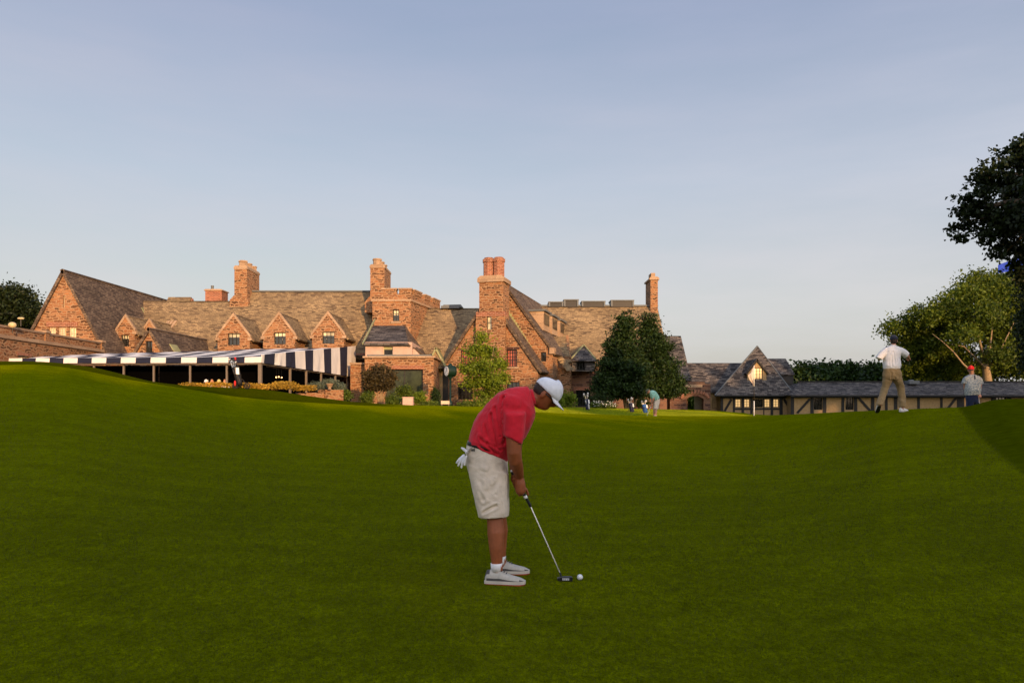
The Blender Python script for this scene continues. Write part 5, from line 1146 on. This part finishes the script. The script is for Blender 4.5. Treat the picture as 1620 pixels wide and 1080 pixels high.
    # socks + shoes
    for sg,dy in ((-1,-.14),(1,.15)):
        Yf=YG+dy; gx_=X(768,YG-.14) if sg<0 else X(768,YG-.14)+.035
        hz=lambda x: gz(x,Yf)
        heel=V((gx_,Yf,gz(gx_+.1,Yf)-.005))
        a=G(785.5 if sg<0 else 791.5,890+(0 if sg<0 else -11),dy); b_=G(786 if sg<0 else 792,903+(0 if sg<0 else -11),dy)
        mb=MB(); mb.ring([fl(a),fl(b_)],[.044*sc,.042*sc],seg=18,caps=False); mb.build('sock',M['sock'],root,True)
        shoe(root,fl(heel),vec((1,(-.12 if sg<0 else .05),0)),.288*sc,mats['shoe'])
    # cap, hair, glasses
    cp=cap(root,hc,Fh,Uh,mats['cap'],sc*1.04)
    if detail:
        # stripe patch on the side/back opening
        hr=MB(); Lx=Fh.cross(Uh); hr.ball(hc-Fh*.026*sc+Uh*.012*sc,(.0785*sc,.075*sc,.078*sc),(Lx,Fh,Uh),24,16); hr.build('hair',M['hair'],root,True)
        gl=MB(); 
        for q in (-1,1): gl.ball(hc+Fh*.090*sc+Lx*q*.034*sc+Uh*.006*sc,(.026*sc,.008*sc,.019*sc),(Lx,Fh,Uh),12,8); gl.bar(hc+Fh*.088*sc+Lx*q*.06*sc+Uh*.010*sc,hc-Fh*.0*sc+Lx*q*.082*sc+Uh*.004*sc,.006*sc,.007*sc)
        gl.build('sunglasses',M['glassb'],root,True)
        # adjustment opening at the back of the cap
    return hc,Fh,Uh
def glb():
    m,nt,b=mat('black_sunglass_lens'); b.inputs['Base Color'].default_value=(.008,.008,.01,1); b.inputs['Roughness'].default_value=.08; return m
M['glassb']=glb()
gbase=V((X(800,YG),YG,gz(X(800,YG),YG)))
gol=empty('person',gbase,'man in red polo, khaki shorts and white cap bending over his putt','person')
putter_person(lambda p:p.copy(),gol,dict(shirt=M['red'],shorts=M['khaki'],skin=M['skin'],cap=M['capw'],shoe=(M['shoeg'],M['shoed'],M['solew'],M['soler'])),.0075)
# shorts emblem (small dark three-bar mark) and belt loop
q=MB()
for i,(h_) in enumerate((.010,.016,.022)):
    p=G(745.5+i*2.0,713.5+i*.3,-.180); q.slab([p,p+V((.0075,-.001,.003)),p+V((.0065,0,.003+h_)),p+V((-.001,0,h_))],.003)
q.build('emblem',M['black'],gol)
# glove hanging from the back pocket: a thing of its own
gv=MB(); w0=G(743,708,-.13)
loft(gv,[(G(746,707,-.13),V((.008,.028,0)),V((.006,0,.012))),(G(740,712,-.135),V((0,.035,0)),V((.010,0,.012))),(G(735,719,-.135),V((0,.034,0)),V((.009,0,.012))),(G(732.5,723,-.135),V((0,.028,0)),V((.007,0,.010)))],12)
for a,b,dy in (((733.5,720),(722.5,731.5),-.115),((734,722),(725,736),-.135),((735.5,723),(730,739),-.155),((737.5,722),(735,735),-.172)): gv.ring([G(a[0],a[1],dy),G((a[0]+b[0])/2-1,(a[1]+b[1])/2,dy),G(b[0],b[1],dy)],[.0095,.0095,.008],seg=8)
gv.ring([G(739,715,-.12),G(734,710.5,-.11),G(730.5,708.5,-.105)],[.012,.011,.008],seg=8)
gvo=fuse(gv,'golf_glove',M['sock'],None,.004,1,org=G(738,712,-.135)); tag(gvo,'white golf glove hanging from the back pocket of the khaki shorts','glove')
def golfclub(T,name,label,g0,g1,s1,head_,gm='black',sc=1.0):
    o=empty(name,T(s1),label,'golf club'); q=MB(); q.ring([T(g0),T(g1)],[.0135*sc,.0105*sc],seg=12); q.build('grip',M[gm],o,True)
    q=MB(); q.ring([T(g1),T(s1)],[.0052*sc,.0042*sc],seg=10); q.build('shaft',M['shaft'],o,True)
    return o
M['shaft']=simple('bright_steel_shaft',(.85,.80,.72),.25,.03,metal=.6)
yh=YG-.02
g0,g1,s1=G(811,747),G(839,800),G(886,906)
pc=golfclub(lambda p:p,'putter','red-shirted golfer held putter with dark blade head beside the ball',g0,g1,s1,None)
pc['label']='long putter with black grip and dark blade, held by the red-shirted man'
q=MB(); gh=gz(X(893,yh),yh); x0,x1=X(881.5,yh),X(905.5,yh)
q.prism([(x0,gh+.008),(x0+.01,gh+.001),(x1-.006,gh+.001),(x1,gh+.008),(x1,gh+.024),(x1-.006,gh+.030),(x0+.045,gh+.030),(x0+.02,gh+.026),(x0,gh+.022)],'y',yh-.03,yh+.012); hd=q.build('blade',M['black'],pc)
q=MB(); q.ring([s1,G(887.5,911,-.01)],[.0065,.0055],seg=10); q.build('hosel',M['black'],pc,True)
q=MB()
for i,(w_,h_) in enumerate(((.004,.011),(.005,.008),(.003,.012),(.006,.009),(.004,.011),(.006,.008),(.003,.010))): xx=X(889.5,yh)+i*.0075; q.box(xx,xx+w_,yh-.0335,yh-.031,gh+.009,gh+.009+h_)
q.box(X(889,yh),X(900,yh),yh-.0332,yh-.031,gh+.0215,gh+.0235); q.build('lettering',M['whitep'],hd)
q=MB(); q.ball(g0-(g1-g0).normalized()*.012,(.014,.014,.01)); q.ring([G(830.5,783.5),G(832.5,788)],[.0150,.0145],seg=10,caps=False); q.build('grip_cap',M['whitep'],pc,True)
# ball
yb_=YG+.0; bx=X(917.5,yb_); r=.0214; q=MB(); q.ball((0,0,0),r,seg=40,rings=28,fn=lambda d,p: p*(1-.012*max(0,math.cos(d.x*26)*math.cos(d.y*26)*math.cos(d.z*26)))); 
q.v=[v+V((bx,yb_,gz(bx,yb_)+r)) for v in q.v]; o=q.build('golf_ball',M['whitep'],None,True,org=(bx,yb_,gz(bx,yb_))); tag(o,'white golf ball on the grass in front of the putter head','golf ball')
# ---------------------------------------------------------------- far putter, facing left
YP=38.7; bx=X(1034,YP); bs=V((bx,YP,gz(bx,YP))); k=.985*1.0
pp=empty('person',bs,'man in mint green shirt and beige shorts bending to putt near the evergreens','person')
TF=lambda p: V((bs.x-(p.x-gbase.x-.02)*1.0,bs.y+(p.y-gbase.y)*.95,bs.z+(p.z-gbase.z)*1.0))
putter_person(TF,pp,dict(shirt=M['mint'],shorts=M['khaki'],skin=M['skin2'],cap=M['capo'],shoe=(M['shoew'],M['shoew'],M['solew'],M['solew'])),.013,False)
o=golfclub(TF,'putter','distant putter with pale grip held by the mint-shirted man',g0,g1,s1,None,'whitebag',1.8)
q=MB(); h0=TF(G(893,914)); q.box(h0.x-.055,h0.x+.055,h0.y-.02,h0.y+.02,h0.z-.012,h0.z+.02); q.build('blade',M['steel'],o)
# ---------------------------------------------------------------- walking man, seen from behind
YW_=18.75
def W(px,py,dy=0): return P(px,py,YW_+dy)
wk=empty('person',W(1412,649),'man in white shirt, dark cap and tan trousers walking away along the ridge','person')
LX=V((1,0,0)); FY_=V((0,1,0))
mb=MB(); loft(mb,[(W(1411,583.5),LX*.205,FY_*.135),(W(1411,579),LX*.215,FY_*.15),(W(1411,570),LX*.20,FY_*.14),(W(1411.5,561),LX*.198,FY_*.135),(W(1412,554),LX*.21,FY_*.12),(W(1412.5,550),LX*.18,FY_*.10),(W(1413,547),LX*.10,FY_*.08)],30)
loft(mb,[(W(1403,553),V((.05,0,-.06)),FY_*.08),(W(1398,557,-.01),V((.065,0,-.05)),FY_*.085),(W(1393,563,-.02),V((.068,0,-.045)),FY_*.085),(W(1390.5,567.5,-.02),V((.075,0,-.035)),FY_*.085)],18)
loft(mb,[(W(1421,553),V((.05,0,.06)),FY_*.08),(W(1427,556),V((.05,0,.065)),FY_*.085),(W(1435,562.3,.04),V((.045,0,.068)),FY_*.085)],18)
seg=[]
def gw(a,b,w=.012,am=.010): seg.append((W(*a,-.14),W(*b,-.14),w,am))
gw((1408,553),(1406,576),.018,.012); gw((1414,556),(1416,577),.018,.012); gw((1401,560),(1404,578)); gw((1420,558),(1419,578)); gw((1411,562),(1411,579),.015,.01)
sh=fuse(mb,'shirt',M['shirtw'],wk,.012,3,groove(seg,6,.012))
mb=MB(); mb.ring([W(1413,549),W(1413.2,545.5)],[.075,.068],seg=16,caps=False); mb.build('collar',M['shirtw'],sh,True)
mb=MB(); loft(mb,[(W(1411,582.5),LX*.195,FY_*.14),(W(1411,581),LX*.196,FY_*.14)],24); mb.build('belt',M['leather'],wk,True)
mb=MB(); loft(mb,[(W(1411,582),LX*.188,FY_*.13),(W(1411.5,589),LX*.215,FY_*.15),(W(1411.5,596),LX*.225,FY_*.15),(W(1411.5,600),LX*.20,FY_*.13)],30)
loft(mb,[(W(1405,592),LX*.11,FY_*.13),(W(1404,603,.02),LX*.108,FY_*.11),(W(1400.5,613,.05),LX*.088,FY_*.1),(W(1396,626,-.02),LX*.078,FY_*.09),(W(1392.5,637,-.12),LX*.082,FY_*.085),(W(1392,640,-.14),LX*.086,FY_*.085)],22)
loft(mb,[(W(1417.5,592),LX*.112,FY_*.13),(W(1421,603,.0),LX*.105,FY_*.11),(W(1425,614,.05),LX*.088,FY_*.1),(W(1427,628,.03),LX*.078,FY_*.09),(W(1427,640,.0),LX*.080,FY_*.085),(W(1427.3,643.5,0),LX*.088,FY_*.09)],22)
seg=[]
gw((1416,587),(1424,590),.010,.012); gw((1411,590),(1410,602),.015,.02); gw((1400,600),(1408,603)); gw((1397,618),(1404,612)); gw((1423,604),(1428,610)); gw((1421,618),(1429,622)); gw((1423,632),(1430,634)); gw((1391,630),(1398,633)); gw((1414,596),(1422,606),.02,.012)
fuse(mb,'trousers',M['tan'],wk,.012,3,groove(seg,10,.014))
mb=MB(); hc=W(1414,538.5); head(mb,hc,(.25,1,.0),(0,0,1),1.0); mb.ring([W(1413,551),W(1413.5,545)],[.062,.058],seg=14)
mb.ring([W(1411,590),W(1411,555)],[(.13,.09),(.15,.09)],lat=LX,seg=16)
mb.ring([W(1398,558),W(1392,565,-.02),W(1391,567.5,.02),W(1396,566.5,.22)],[.045,.045,.042,.03],seg=12); freehand(mb,W(1396.5,566.5,.22),(.9,.4,.1),(0,.5,-1),1.0,.9,1)
mb.ring([W(1427,556.5),W(1434,562,.03),W(1436,563.5,.09),W(1437,564.5,.2)],[.045,.045,.042,.030],seg=12); freehand(mb,W(1437,564.5,.2),(.35,.7,-.25),(-.6,0,-.8),1.0,.7,-1)
for pts in ([(1405,592,0),(1400.5,613,.05),(1393,640,-.13)],[(1418,592,0),(1425,614,.05),(1427.3,646,0)]): mb.ring([W(*p) for p in pts],[.07,.055,.04],seg=12)
fuse(mb,'body',M['skin2'],wk,.008,2)
mb=MB(); mb.ball(hc-V((.25,1,0)).normalized()*.018-V((0,0,.005)),(.079,.088,.092),(V((.97,-.24,0)),V((.24,.97,0)),V((0,0,1)))); mb.build('hair',M['hair'],wk,True)
cap(wk,hc,(.25,1,.0),(0,0,1),M['capn'],1.06)
shoe(wk,W(1391.5,648.8,-.14)+V((0,0,.10)),(.12,.55,-.42),.29,(M['shoew'],M['shoew'],M['solew'],M['black']),(0,.5,.8),False)
gx0=X(1423.5,YW_); shoe(wk,V((gx0,YW_-.02,gz(gx0+.1,YW_)+.0)),(.85,.5,0),.30,(M['shoew'],M['shoew'],M['solew'],M['shoew']),(0,0,1),False)
# ---------------------------------------------------------------- red-capped man facing the camera
YR=24.5
def Q(px,py,dy=0): return P(px,py,YR+dy)
gr=gz(X(1539,YR),YR)
rc=empty('person',(X(1539,YR),YR,gr),'older man in red cap, patterned grey polo and navy trousers standing behind the ridge','person')
mb=MB(); loft(mb,[(Q(1539,625),LX*.225,FY_*.17),(Q(1539,618,-.02),LX*.245,FY_*.19),(Q(1539,609,-.02),LX*.235,FY_*.18),(Q(1538.5,601),LX*.225,FY_*.15),(Q(1538,597),LX*.22,FY_*.13),(Q(1538,594.5),LX*.17,FY_*.11),(Q(1537.5,592.5),LX*.10,FY_*.09)],30)
loft(mb,[(Q(1545,597.5),V((.05,0,.07)),FY_*.09),(Q(1549,600),V((.075,0,.05)),FY_*.095),(Q(1551.3,607),V((.09,0,.015)),FY_*.09)],18)
loft(mb,[(Q(1531.5,597.5),V((.05,0,-.07)),FY_*.09),(Q(1528,600),V((.075,0,-.05)),FY_*.095),(Q(1526,607,.03),V((.09,0,-.015)),FY_*.09)],18)
seg=[]
def gq(a,b,w=.015,am=.012): seg.append((Q(*a,-.16),Q(*b,-.16),w,am))
gq((1546,600),(1540,620)); gq((1532,602),(1534,618)); gq((1543,604),(1546,618))
sh=fuse(mb,'shirt',M['pattern'],rc,.012,3,groove(seg,6,.012))
mb=MB(); mb.ring([Q(1537.5,594.5),Q(1537,592)],[.085,.075],seg=16,caps=False); mb.build('collar',M['navyc'],sh,True)
mb=MB(); mb.box(X(1538.2,YR)-.012,X(1538.2,YR)+.012,YR-.146,YR-.12,Q(0,600).z,Q(0,594).z); mb.build('placket',M['navyc'],sh)
mb=MB(); loft(mb,[(Q(1539,623),LX*.205,FY_*.15),(Q(1539,631),LX*.215,FY_*.15),(Q(1539,637),LX*.20,FY_*.14)],26)
for sx in (-1,1): loft(mb,[(Q(1539+sx*4.6,633),LX*.11,FY_*.13),(Q(1539+sx*5,645),LX*.095,FY_*.11),(V((X(1539+sx*5.4,YR),YR,gr+.03)),LX*.085,FY_*.1)],20)
fuse(mb,'trousers',M['navyc'],rc,.013,3,groove([],8,.012))
mb=MB(); hc=Q(1535.8,585.3); Fr=V((-.45,-1,-.05)); head(mb,hc,Fr,(0,0,1),1.05); mb.ring([Q(1538,597),Q(1536.5,590)],[.066,.062],seg=14); mb.ring([Q(1539,628),Q(1538,600)],[(.15,.1),(.15,.09)],lat=LX,seg=16)
mb.ring([Q(1549,602),Q(1551,608),Q(1550.6,614,-.01),Q(1548.8,622,-.1)],[.05,.046,.042,.031],seg=12)
griphand(mb,Q(1548.6,622.5,-.1),Q(1548.8,627,-.12),(.02,0,-1),(.6,-.6,0),1.12)
mb.ring([Q(1527,603),Q(1526.3,608,.05),Q(1526.5,614,.08),Q(1531,621,.17)],[.05,.046,.042,.031],seg=12); freehand(mb,Q(1531,621,.17),(.6,.2,-.7),(0,-1,0),1,.5,1)
fuse(mb,'body',M['skin2'],rc,.008,2)
cap(rc,hc,Fr,(0,0,1),M['capr'],1.12,M['capn'])
mb=MB(); Fn=Fr.normalized(); Lx=Fn.cross(V((0,0,1))).normalized()
q_=MB()
for a,b in ((-.012,.030),(.0,.034),(.012,.028)): p=hc+Fn*.108+V((0,0,.085))+Lx*a; q_.bar(p-V((0,0,.012)),p+V((0,0,b-.02)),.006,.006)
q_.build('emblem',M['whitep'],rc)
for sx in (-1,1): shoe(rc,V((X(1539+sx*5.4,YR)-sx*.01,YR+.1,gr)),(sx*.2,-1,0),.3,(M['shoed'],M['shoed'],M['black'],M['black']),laces=False)
o=empty('putter',V((X(1549.3,YR),YR-.14,gr)),'golf club with pale grip held upright by the red-capped man','golf club')
q=MB(); q.ring([Q(1548.6,624,-.12),Q(1549,634.5,-.13)],[.015,.012],seg=10); q.build('grip',M['flagw'],o,True)
q=MB(); q.ring([Q(1549,634.5,-.13),V((X(1549.3,YR),YR-.14,gr+.03))],[.009,.008],seg=8); q.build('shaft',M['shaft'],o,True)
q=MB(); q.box(X(1549.3,YR)-.02,X(1549.3,YR)+.09,YR-.16,YR-.12,gr+.003,gr+.035); q.build('blade',M['steel'],o)
# ---------------------------------------------------------------- seated diners behind the hedge
zt=CZ-.22
def chair(x,y):
    c=empty('chair',(x,y,zt),'dark terrace chair hidden behind the golden hedge','chair','terrace chairs behind the golden hedge')
    MB().box(x-.22,x+.22,y-.2,y+.22,zt+.42,zt+.46).build('seat',M['black'],c); MB().box(x-.2,x+.2,y+.2,y+.24,zt+.5,zt+.85).build('backrest',M['black'],c)
    for a in (-.2,.2):
        for b in (-.18,.2): MB().box(x+a-.015,x+a+.015,y+b-.015,y+b+.015,zt,zt+.42).build('leg',M['black'],c)
DS=[(326.5,'capw','shirtw','diner in a white cap, leftmost head showing above the golden hedge'),(335.5,None,'shirtw','bare-headed diner in white, second head from the left above the hedge'),(346.5,'khakicap','pinkshirt','diner in a pale yellow cap, third head above the golden hedge'),(356,None,'shirtw','small pale-haired diner nearest the golf trolley above the hedge')]
M['khakicap']=cloth('pale_yellow_cap_cloth',(.62,.52,.24)); M['pinkshirt']=cloth('pale_pink_shirt_cloth',(.5,.22,.17)); M['grey']=simple('grey_hair',(.35,.33,.3),.7,.3,60)
for i,(px,cm,sm,lb) in enumerate(DS):
    Yd=37.5; x=X(px,Yd); o=empty('person',(x,Yd,zt),lb,'person','diners seated behind the golden hedge'); tw=(-.3,.25,.4,-.2)[i]
    FD=V((tw,-1,0)).normalized(); LD=FD.cross(V((0,0,1)))
    p=V((x,Yd,zt)); hc=p+V((0,0,1.18+.03*(i%2)))
    mb=MB(); loft(mb,[(p+V((0,0,.48)),LD*.17,FD*.12),(p+V((0,0,.7)),LD*.16,FD*.11),(p+V((0,0,.92)),LD*.19,FD*.11),(p+V((0,0,1.0)),LD*.15,FD*.09),(p+V((0,0,1.05)),LD*.07,FD*.06)],20)
    for s_ in (-1,1): mb.ring([p+LD*s_*.17+V((0,0,.96)),p+LD*s_*.22+FD*.03+V((0,0,.72))],[.062,.058],seg=12)
    fuse(mb,'shirt',M[sm],o,.016,2)
    mb=MB(); 
    for s_ in (-1,1): mb.ring([p+LD*s_*.09+V((0,0,.52)),p+LD*s_*.12+FD*.42+V((0,0,.5)),p+LD*s_*.12+FD*.42+V((0,0,.08))],[.09,.07,.055],seg=12)
    fuse(mb,'trousers',M['navyc'],o,.02,2)
    mb=MB(); head(mb,hc,FD,(0,0,1),1); mb.ring([p+V((0,0,.98)),p+V((0,0,1.12))],[.06,.055],seg=12)
    for s_ in (-1,1): w_=p+LD*s_*.10+FD*.30+V((0,0,.70)); mb.ring([p+LD*s_*.22+FD*.03+V((0,0,.78)),p+LD*s_*.23+FD*.06+V((0,0,.68)),w_],[.045,.042,.03],seg=10); freehand(mb,w_,FD-LD*s_*.4,(0,0,-1),1,.6,s_)
    mb.ring([p+V((0,0,.55)),p+V((0,0,.98))],[(.12,.08),(.13,.08)],lat=LD,seg=12)
    fuse(mb,'body',M['skin2'],o,.011,2)
    for s_ in (-1,1): shoe(o,p+LD*s_*.12+FD*.36,FD,.28,(M['shoed'],M['shoed'],M['black'],M['black']),laces=False)
    if cm: cap(o,hc,FD,(0,0,1),M[cm],1.06)
    else:
        mb=MB(); mb.ball(hc-FD*.018+V((0,0,.022)),(.082,.09,.102),(LD,FD,V((0,0,1)))); mb.build('hair',M['grey' if i==3 else 'hair'],o,True)
    chair(x,Yd+.05)
# ---------------------------------------------------------------- trees behind the photographer that shade the green
tz=(-math.sin(AZ_),math.cos(AZ_)); tc_=(math.cos(AZ_),math.sin(AZ_))
def shade_tree(c,s_,H,r,n,leaf):
    x=c*tc_[0]+s_*tz[0]; y=c*tc_[1]+s_*tz[1]; H=H+CZ
    bl=[(x,y,H-r*.62,r*.72,r*.72,r*.62),(x-r*.5,y,H-r*1.1,r*.7,r*.7,r*.7),(x+r*.5,y,H-r*1.0,r*.7,r*.7,r*.7),(x,y,H*.5,r,r,H*.35),(x,y,H*.2,r,r,H*.22)]
    tree('shade_tree',(x,y,0),0,[([(x,y,-.2),(x,y,H*.8)],.35,.1)],bl,n,leaf,M['leaf_shadow'],M['bark'],'tall leafy oak behind the photographer shading the green','tree','oaks behind the photographer',clump=.55,shell=.2)
rs=random.Random(5)
for c in np.arange(-44,29,3.6):
    H=13.2 if c<5 else 11.9-(c-5)/20*1.0
    shade_tree(float(c),-42+rs.uniform(-2,2),H+rs.uniform(-.5,.25),3.0,4200,.6)
for c in np.arange(46,80,6.0): shade_tree(float(c),-22+rs.uniform(-2,2),19+rs.uniform(-1,2),5.0,5200,.8)

for c in np.arange(-42.2,27,3.6): shade_tree(float(c),-47+rs.uniform(-1,1),(12.6 if c<5 else 11.5-(c-5)/20*1.0),3.0,3600,.6)  # extra unseen row added to block sun leaking through the gaps
# ================================================================ light, sky, camera
AZ=AZ_; EL=R(9.5)
sd=V((math.sin(AZ)*math.cos(EL),-math.cos(AZ)*math.cos(EL),math.sin(EL)))
sl=bpy.data.lights.new('sun','SUN'); sl.energy=2.9; sl.angle=R(.6); sl.color=(1,.58,.27)
so=bpy.data.objects.new('sun',sl); COL.objects.link(so); so.rotation_euler=(-sd).to_track_quat('-Z','Y').to_euler()
wd=bpy.data.worlds.new('World'); S.world=wd; wd.use_nodes=True; nt=wd.node_tree; bg=nt.nodes['Background']
sk=nt.nodes.new('ShaderNodeTexSky'); sk.sky_type='NISHITA'; sk.sun_disc=False; sk.sun_elevation=EL; sk.sun_rotation=math.atan2(sd.x,sd.y); sk.air_density=1.3; sk.dust_density=2.5; sk.ozone_density=1.5
tc=nt.nodes.new('ShaderNodeTexCoord'); mp=nt.nodes.new('ShaderNodeMapping'); mp.inputs['Scale'].default_value=(1.3,1.3,7); mp.inputs['Rotation'].default_value=(.0,.22,.3)
nt.links.new(tc.outputs['Generated'],mp.inputs[0]); nz=nt.nodes.new('ShaderNodeTexNoise'); nz.inputs['Scale'].default_value=1.6; nz.inputs['Detail'].default_value=7; nz.inputs['Roughness'].default_value=.55; nt.links.new(mp.outputs[0],nz.inputs['Vector'])
rp=ramp(nt,nz.outputs['Fac'],[(.3,(.72,)*3),(.7,(.98,)*3)])
# thin high haze and cloud: paler low down, brighter on the side of the setting sun
sx=nt.nodes.new('ShaderNodeSeparateXYZ'); nt.links.new(tc.outputs['Generated'],sx.inputs[0])
hz=ramp(nt,sx.outputs['Z'],[(0,(.34,.335,.33)),(.12,(.335,.338,.35)),(.27,(.272,.298,.355)),(.45,(.185,.215,.30)),(1,(.15,.20,.31))])
dp=nt.nodes.new('ShaderNodeVectorMath'); dp.operation='DOT_PRODUCT'; nt.links.new(tc.outputs['Generated'],dp.inputs[0]); dp.inputs[1].default_value=tuple(sd)
gl_=ramp(nt,dp.outputs['Value'],[(0,(.10,.10,.10)),(.35,(.16,.155,.15)),(1,(.50,.42,.34))])
st_=ramp(nt,nz.outputs['Fac'],[(.3,(.94,.94,.96)),(.5,(.99,.98,.985)),(.72,(1.06,1.03,1.0))]); m0=nt.nodes.new('ShaderNodeMixRGB'); m0.blend_type='MULTIPLY'; m0.inputs[0].default_value=1; nt.links.new(hz.outputs[0],m0.inputs[1]); nt.links.new(st_.outputs[0],m0.inputs[2]); hz=m0
ml=nt.nodes.new('ShaderNodeMixRGB'); ml.blend_type='MULTIPLY'; ml.inputs[0].default_value=1; nt.links.new(hz.outputs[0],ml.inputs[1]); nt.links.new(gl_.outputs[0],ml.inputs[2])
sc_=nt.nodes.new('ShaderNodeVectorMath'); sc_.operation='SCALE'; nt.links.new(ml.outputs[0],sc_.inputs[0]); sc_.inputs['Scale'].default_value=100
mx=nt.nodes.new('ShaderNodeMixRGB'); nt.links.new(rp.outputs[0],mx.inputs[0]); nt.links.new(sk.outputs[0],mx.inputs[1]); nt.links.new(sc_.outputs[0],mx.inputs[2])
nt.links.new(mx.outputs[0],bg.inputs[0]); bg.inputs[1].default_value=SKS
cd=bpy.data.cameras.new('camera'); co=bpy.data.objects.new('camera',cd); COL.objects.link(co); co.location=(0,0,CZ); co.rotation_euler=(R(90),0,0)
cd.sensor_width=36; cd.lens=F_/1620*36; cd.shift_y=(HY-540)/1620; cd.clip_end=3000; cd.clip_start=.1
S.camera=co
S.view_settings.view_transform='Standard'; S.view_settings.look='None'; S.view_settings.exposure=EXPO; S.view_settings.gamma=1
